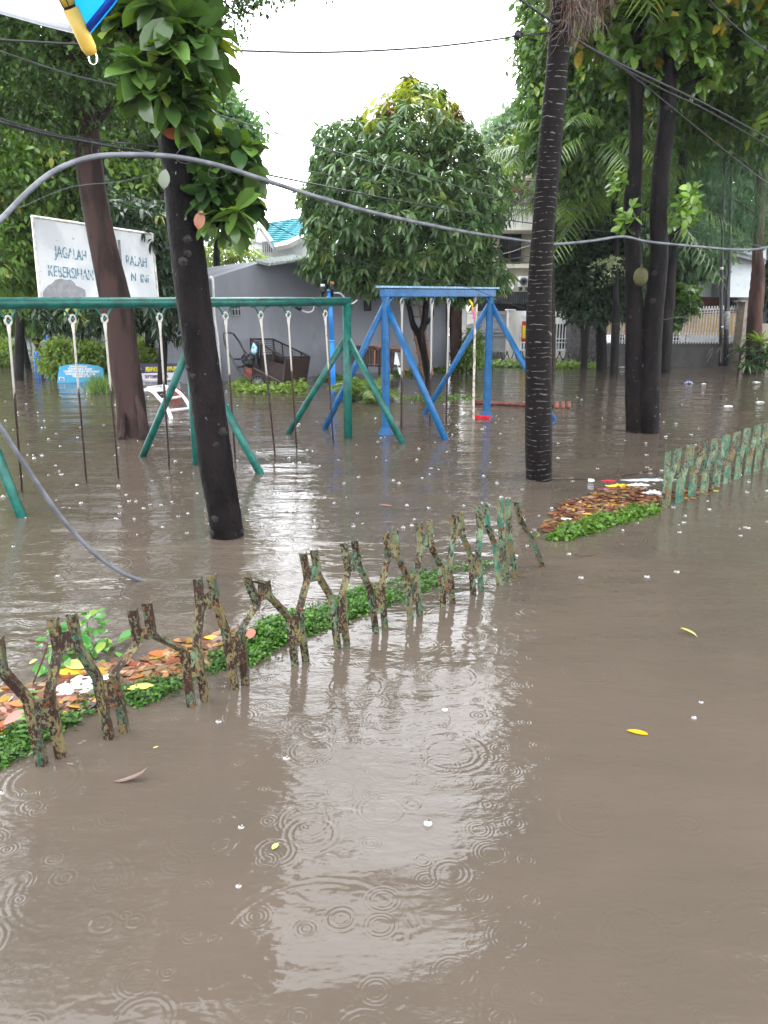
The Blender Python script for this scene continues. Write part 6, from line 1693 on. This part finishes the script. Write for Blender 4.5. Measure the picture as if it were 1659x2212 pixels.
def litter(name, label, pix, n, size, holes=0):
    P = np.array([list(p) for p in poly_points(pix, n)])
    az = rng.uniform(0, 6.28, n)
    D = np.stack([np.cos(az), np.sin(az), rng.normal(size=n) * .07], 1)
    U = np.stack([rng.normal(size=n) * .12, rng.normal(size=n) * .12, np.ones(n)], 1)
    P[:, 2] = rng.uniform(.003, .022, n)
    L = size * rng.uniform(.45, 1.2, n)
    C = np.array(ORG)[rng.integers(0, len(ORG), n)] * rng.uniform(.3, .85, (n, 1))
    return tag(instances(name, LEAF_MATT, T_BROAD, P, D, U, L, L * .24, np.clip(C, .02, .9), None, True, .25), label, 'fallen leaves', None, 'stuff')


litter('leaf_litter', 'raft of orange and brown fallen leaves behind the left half of the fence', [(-10, 1590), (60, 1565), (150, 1530), (260, 1500), (340, 1470), (420, 1445), (500, 1400), (560, 1360), (520, 1360), (440, 1378), (380, 1400), (300, 1440), (230, 1440), (120, 1480), (-10, 1500)], 1500, .10)
litter('leaf_litter', 'raft of orange leaves and rubbish between the two fence stretches', [(1170, 1152), (1230, 1140), (1300, 1118), (1400, 1096), (1430, 1090), (1430, 1060), (1340, 1050), (1280, 1068), (1220, 1090), (1190, 1120)], 1500, .085)
litter('leaf_litter', 'loose fallen leaves drifting under the first green pickets on the right', [(1430, 1080), (1500, 1078), (1550, 1058), (1540, 1050), (1440, 1062)], 90, .085)


def leaf_obj(name, px, py, L, wr, az, c, label, curl=.3, cat='leaf', z=.006, group=None, tilt=0.0, tmpl=None):
    p = W(px, py)
    o = instances(name, LEAF_MATT, tmpl or T_BROAD, np.array([[0, 0, 0.]]), np.array([[math.cos(az), math.sin(az), tilt]]), np.array([[0, 0, 1.0]]), L, L * wr, np.array([c]), None, True, curl)
    o.location = (p.x, p.y, z); return tag(o, label, cat, group)


leaf_obj('floating_leaf', 1353, 1580, .105, .2, -.25, (.42, .24, .01), 'bright yellow leaf floating alone on the brown water in the right foreground')
leaf_obj('floating_leaf', 1467, 1367, .11, .12, -.6, (.3, .28, .06), 'slim pale yellow curled leaf floating on the right, farther back', 1.2, z=.03)
leaf_obj('floating_leaf', 246, 1690, .15, .11, .12, (.09, .045, .03), 'curled dark brown dry leaf floating in front of the left end of the fence', -.9, z=.008, tilt=.15)
leaf_obj('floating_leaf', 588, 1838, .045, .25, 1.2, (.3, .4, .08), 'tiny lime green leaf floating in the lower middle')
leaf_obj('floating_leaf', 818, 1092, .16, .14, -.1, (.25, .06, .03), 'reddish leaf floating alone beyond the fence, right of the black trunk')
leaf_obj('floating_leaf', 330, 1619, .03, .2, .8, (.35, .4, .12), 'tiny green leaf scrap beside the curled brown leaf')
leaf_obj('fallen_leaf', 140, 1440, .16, .38, -.3, (.5, .48, .15), 'broad pale yellow leaf lying behind the second fence gap', z=.03)
leaf_obj('fallen_leaf', 118, 1460, .15, .3, .2, (.62, .34, .03), 'large orange yellow leaf under the pale yellow leaf', z=.02)
leaf_obj('fallen_leaf', 320, 1420, .12, .32, .1, (.5, .09, .02), 'bright red orange leaf in the drift behind the third picket pair', z=.025)
leaf_obj('fallen_leaf', 440, 1385, .10, .3, .0, (.7, .42, .03), 'golden leaf at the back edge of the drift left of the bent picket', z=.025)
leaf_obj('fallen_leaf', 275, 1500, .14, .28, .5, (.52, .47, .12), 'long pale yellow leaf beside the white plastic', z=.03)
leaf_obj('fallen_leaf', 200, 1535, .15, .3, .6, (.55, .2, .06), 'long orange leaf lying over the creeping plants left of the third pair of pickets', z=.05)
leaf_obj('fallen_leaf', 20, 1530, .11, .32, 0, (.5, .12, .03), 'orange leaf with water beads at the left edge', z=.03)
leaf_obj('fallen_leaf', 10, 1590, .12, .35, .8, (.2, .06, .03), 'dark red brown leaf poking from the creeping plants at the left edge', z=.06, tilt=.4)
leaf_obj('fallen_leaf', 540, 1400, .07, .4, 1.4, (.4, .07, .04), 'red leaf standing among the creeping leaves beside the bent picket', z=.06, tilt=.8)
leaf_obj('fallen_leaf', 1230, 1094, .11, .2, -.1, (.6, .4, .03), 'yellow leaf at the left corner of the right hand drift')
leaf_obj('fallen_leaf', 1255, 1117, .12, .2, .1, (.55, .4, .04), 'long yellow leaf in the middle of the right hand drift', z=.03)
leaf_obj('fallen_leaf', 1540, 1062, .08, .3, .3, (.6, .5, .04), 'yellow leaf at the foot of the green pickets')
# plastic
WPL = NT('white_plastic'); b = WPL.bsdf(WPL.mix(WPL.step(WPL.noise(WPL.pos(), 14, 4), .5, .6), (.75, .77, .8), (.45, .6, .56)), .2, 0, .5, WPL.bump(WPL.noise(WPL.pos(), 40, 4), .01)); WPL = WPL.done(b)


def crumple(name, label, px, py, rx, ry, h, mat, cat='plastic bag', n=14, az=0.0):
    c = W(px, py); mb = MB()
    for i in range(n + 1):
        for j in range(n + 1):
            u, v = i / n * 2 - 1, j / n * 2 - 1
            r = math.sqrt(u * u + v * v)
            k = 1 + .15 * math.sin(5 * u + 3 * v)
            x, y = u * rx * k, v * ry * (1 + .15 * math.cos(4 * u))
            mb.v.append((c.x + x * math.cos(az) - y * math.sin(az), c.y + x * math.sin(az) + y * math.cos(az), max(.004, h * max(0, 1 - r * r * .8) * (.5 + .5 * math.sin(u * 9 + v * 4) * math.cos(v * 8 - u * 3)) + random.uniform(0, h * .25))))
    for i in range(n):
        for j in range(n):
            if max(abs(i - n / 2 + .5), abs(j - n / 2 + .5)) > n / 2 - 1 and random.random() < .4: continue
            a = i * (n + 1) + j; mb.f.append((a, a + n + 1, a + n + 2, a + 1))
    return tag(mb.build(name, mat, None, True), label, cat)


crumple('plastic_bag', 'crumpled white and pale green plastic bag caught in the drift behind the second picket pair', 190, 1483, .19, .10, .05, WPL, n=18, az=.5)
crumple('plastic_bag', 'white plastic bag at the right end of the right hand drift', 1410, 1068, .10, .06, .05, M('bag_white', (.7, .7, .75), None, .3))
crumple('plastic_wrapper', 'yellow plastic wrapper in the right hand drift', 1340, 1051, .15, .06, .03, M('wrap_yellow', (.7, .5, .03), None, .3), 'wrapper')
crumple('plastic_wrapper', 'white wrapper beside the yellow one in the right hand drift', 1380, 1049, .12, .04, .03, M('wrap_white', (.75, .75, .78), None, .3), 'wrapper')
crumple('foam_sheet', 'grey wet sheet floating behind the first green picket', 1405, 1038, .30, .07, .02, M('foam_grey', (.4, .43, .44), (.25, .27, .27), .5, 12), 'sheet')
crumple('plastic_wrapper', 'small red wrapper at the back of the right hand drift', 1315, 1040, .08, .03, .02, M('wrap_red', (.6, .02, .05), None, .3), 'wrapper')
crumple('plastic_wrapper', 'pale blue scrap in the middle of the right hand drift', 1258, 1101, .06, .03, .02, M('wrap_blue', (.25, .6, .8), None, .3), 'wrapper')
for nm, lab, a, b, r_, m_ in (('straw', 'purple straw in the right hand drift', (1300, 1056), (1365, 1057), .006, M('purple', (.12, .03, .35))), ('tube', 'white tube at the left end of the right hand drift', (1212, 1124), (1234, 1125), .012, WHITE), ('bottle', 'small clear plastic bottle at the back of the right hand drift', (1270, 1042), (1284, 1043), .022, M('clear_plastic', (.6, .62, .65), None, .15))):
    A, B = W(*a), W(*b); mb = MB(); mb.tube([A + Vector((0, 0, r_)), A.lerp(B, .75) + Vector((0, 0, r_)), A.lerp(B, .85) + Vector((0, 0, r_)), B + Vector((0, 0, r_))], [r_, r_, r_ * .6, r_ * .6] if nm == 'bottle' else r_, 10)
    tag(mb.build(nm, m_, None, True), lab, nm)
for k, (lab, segs) in enumerate((('thin bare forked twig lying on the water beside the ringed palm', [((1195, 1036), (1260, 1036), (1320, 1032), (1350, 1027)), ((1350, 1027), (1380, 1022), (1418, 1014)), ((1320, 1031), (1332, 1019), (1338, 1009))]),
                                ('bare dark forked twig rising from the drift at the left fence end', [((70, 1480), (90, 1430), (103, 1392)), ((75, 1483), (110, 1462), (128, 1450)), ((62, 1382), (80, 1386), (103, 1390))]),
                                ('short twig floating on the road water right of the last picket', [((1240, 1197), (1262, 1200), (1290, 1197))]))):
    e = empty('twig', W(*segs[0][0]), lab, 'twig')
    for sgm in segs:
        mb = MB(); hz = .0 if k != 1 else .02
        P = [W(x, y, .008) if k != 1 else F(x, y, W(75, 1483).y / K) for x, y in sgm]
        mb.tube(spline([tuple(p) for p in P], 4), .005 if k == 1 else .004, 5); mb.build('branchlet', BARK_RED, e, True)
for lab, px, py, w_ in (('white foam scrap floating far right, nearer of two', 2912, 1627, .10), ('white foam scrap floating at the far right edge', 3040, 1610, .09), ('white scrap on the flooded kerb line at far right', 3025, 1530, .10), ('small white scrap left of the kerb scrap', 2815, 1537, .06), ('pale pinkish scrap floating behind the twin trunks', 2490, 1470, .12)):
    crumple('foam_scrap', lab, px * .54, py * .54, w_, w_ * .45, .03, WHITE, 'foam scrap', 6)
crumple('plastic_bag', 'small blue grey bag floating on the kerb line at the far right', 1487, 829, .10, .06, .08, M('bag_bluegrey', (.2, .22, .38), None, .35))

# ================================================================== RAIN BUBBLES AND SPLASHES
bm_ = NT('bubble_film'); tr = bm_.n('ShaderNodeBsdfTransparent'); gl = bm_.n('ShaderNodeBsdfGlossy'); gl.inputs['Roughness'].default_value = .04; lw = bm_.n('ShaderNodeLayerWeight'); lw.inputs['Blend'].default_value = .35
mx = bm_.n('ShaderNodeMixShader'); bm_.l(bm_.math('MULTIPLY_ADD', lw.outputs['Facing'], .7, .12), mx.inputs[0]); bm_.l(tr.outputs[0], mx.inputs[1]); bm_.l(gl.outputs[0], mx.inputs[2]); BUB = bm_.done(mx)
SPL = NT('splash_water'); b = SPL.bsdf((.8, .8, .8), .05); b.inputs['Transmission Weight'].default_value = .85; b.inputs['IOR'].default_value = 1.33; SPL = SPL.done(b)
def bubble_src(k):
    mb = MB()
    if k == 0: mb.ball((0, 0, 0), 1, 12, 6, (1, 1, .8), True); nm, m_ = 'rain_bubble', BUB
    else:
        nm, m_ = 'rain_splash', SPL
        pts = [Vector((math.cos(t) * .8, math.sin(t) * .8, .12)) for t in [i * math.pi / 6 for i in range(13)]]
        mb.tube(pts, .16, 5, False, .5)
        for i in range(5 if k == 1 else 3):
            a = i * 1.3 + k; mb.tube([Vector((math.cos(a) * .75, math.sin(a) * .75, .05)), Vector((math.cos(a) * .95, math.sin(a) * .95, .55)), Vector((math.cos(a) * 1.05, math.sin(a) * 1.05, .8))], [.16, .1, .05], 5)
        if k == 2: mb.tube([Vector((0, 0, 0)), Vector((0, 0, .7)), Vector((0, 0, 1.5)), Vector((0, 0, 1.7))], [.3, .12, .14, .02], 6)
    o = mb.build(nm, m_, None, True); return o


srcs = [bubble_src(0), bubble_src(1), bubble_src(2)]
cnt = [0, 0, 0]
BL = ('clear rain bubble floating on the brown flood water', 'small splash where a raindrop hits the flood water', 'raindrop splash with a thin water jet on the flood water')
spots = []
while len(spots) < 300:
    y = CY + random.triangular(-270, 1090, -180) if random.random() < .25 else CY + random.uniform(-270, 60)
    x = random.uniform(-10, 1670)
    if y > 1250 and random.random() < .75: continue
    spots.append((x, y))
for (x, y) in spots:
    k = random.choices((0, 1, 2), (.62, .25, .13))[0] if y < 1200 else 0
    if cnt[k] >= 200: k = (k + 1) % 3
    p = W(x, y); dist = p.y
    s_ = random.uniform(.008, .019) * (1 + .03 * dist)
    o = srcs[k] if cnt[k] == 0 else srcs[k].copy()
    if cnt[k]: col.objects.link(o)
    o.location = (p.x, p.y, .001); o.scale = (s_, s_, s_ * random.uniform(.6, 1.2)); o.rotation_euler = (0, 0, random.uniform(0, 6))
    tag(o, BL[k], 'bubble' if k == 0 else 'splash', ('rain bubbles on the water', 'rain splashes on the water', 'rain jets on the water')[k]); cnt[k] += 1

# ================================================================== RAIN HAZE
mb = MB(); mb.box((0, 42, 9.2), (160, 118, 20))
hz = NT('rain_haze'); pv = hz.n('ShaderNodeVolumePrincipled'); pv.inputs['Color'].default_value = (.85, .9, .95, 1); pv.inputs['Density'].default_value = .0004; pv.inputs['Anisotropy'].default_value = 0
hz.l(pv.outputs[0], hz.out.inputs['Volume'])
tag(mb.build('haze', hz.m), kind='stuff')
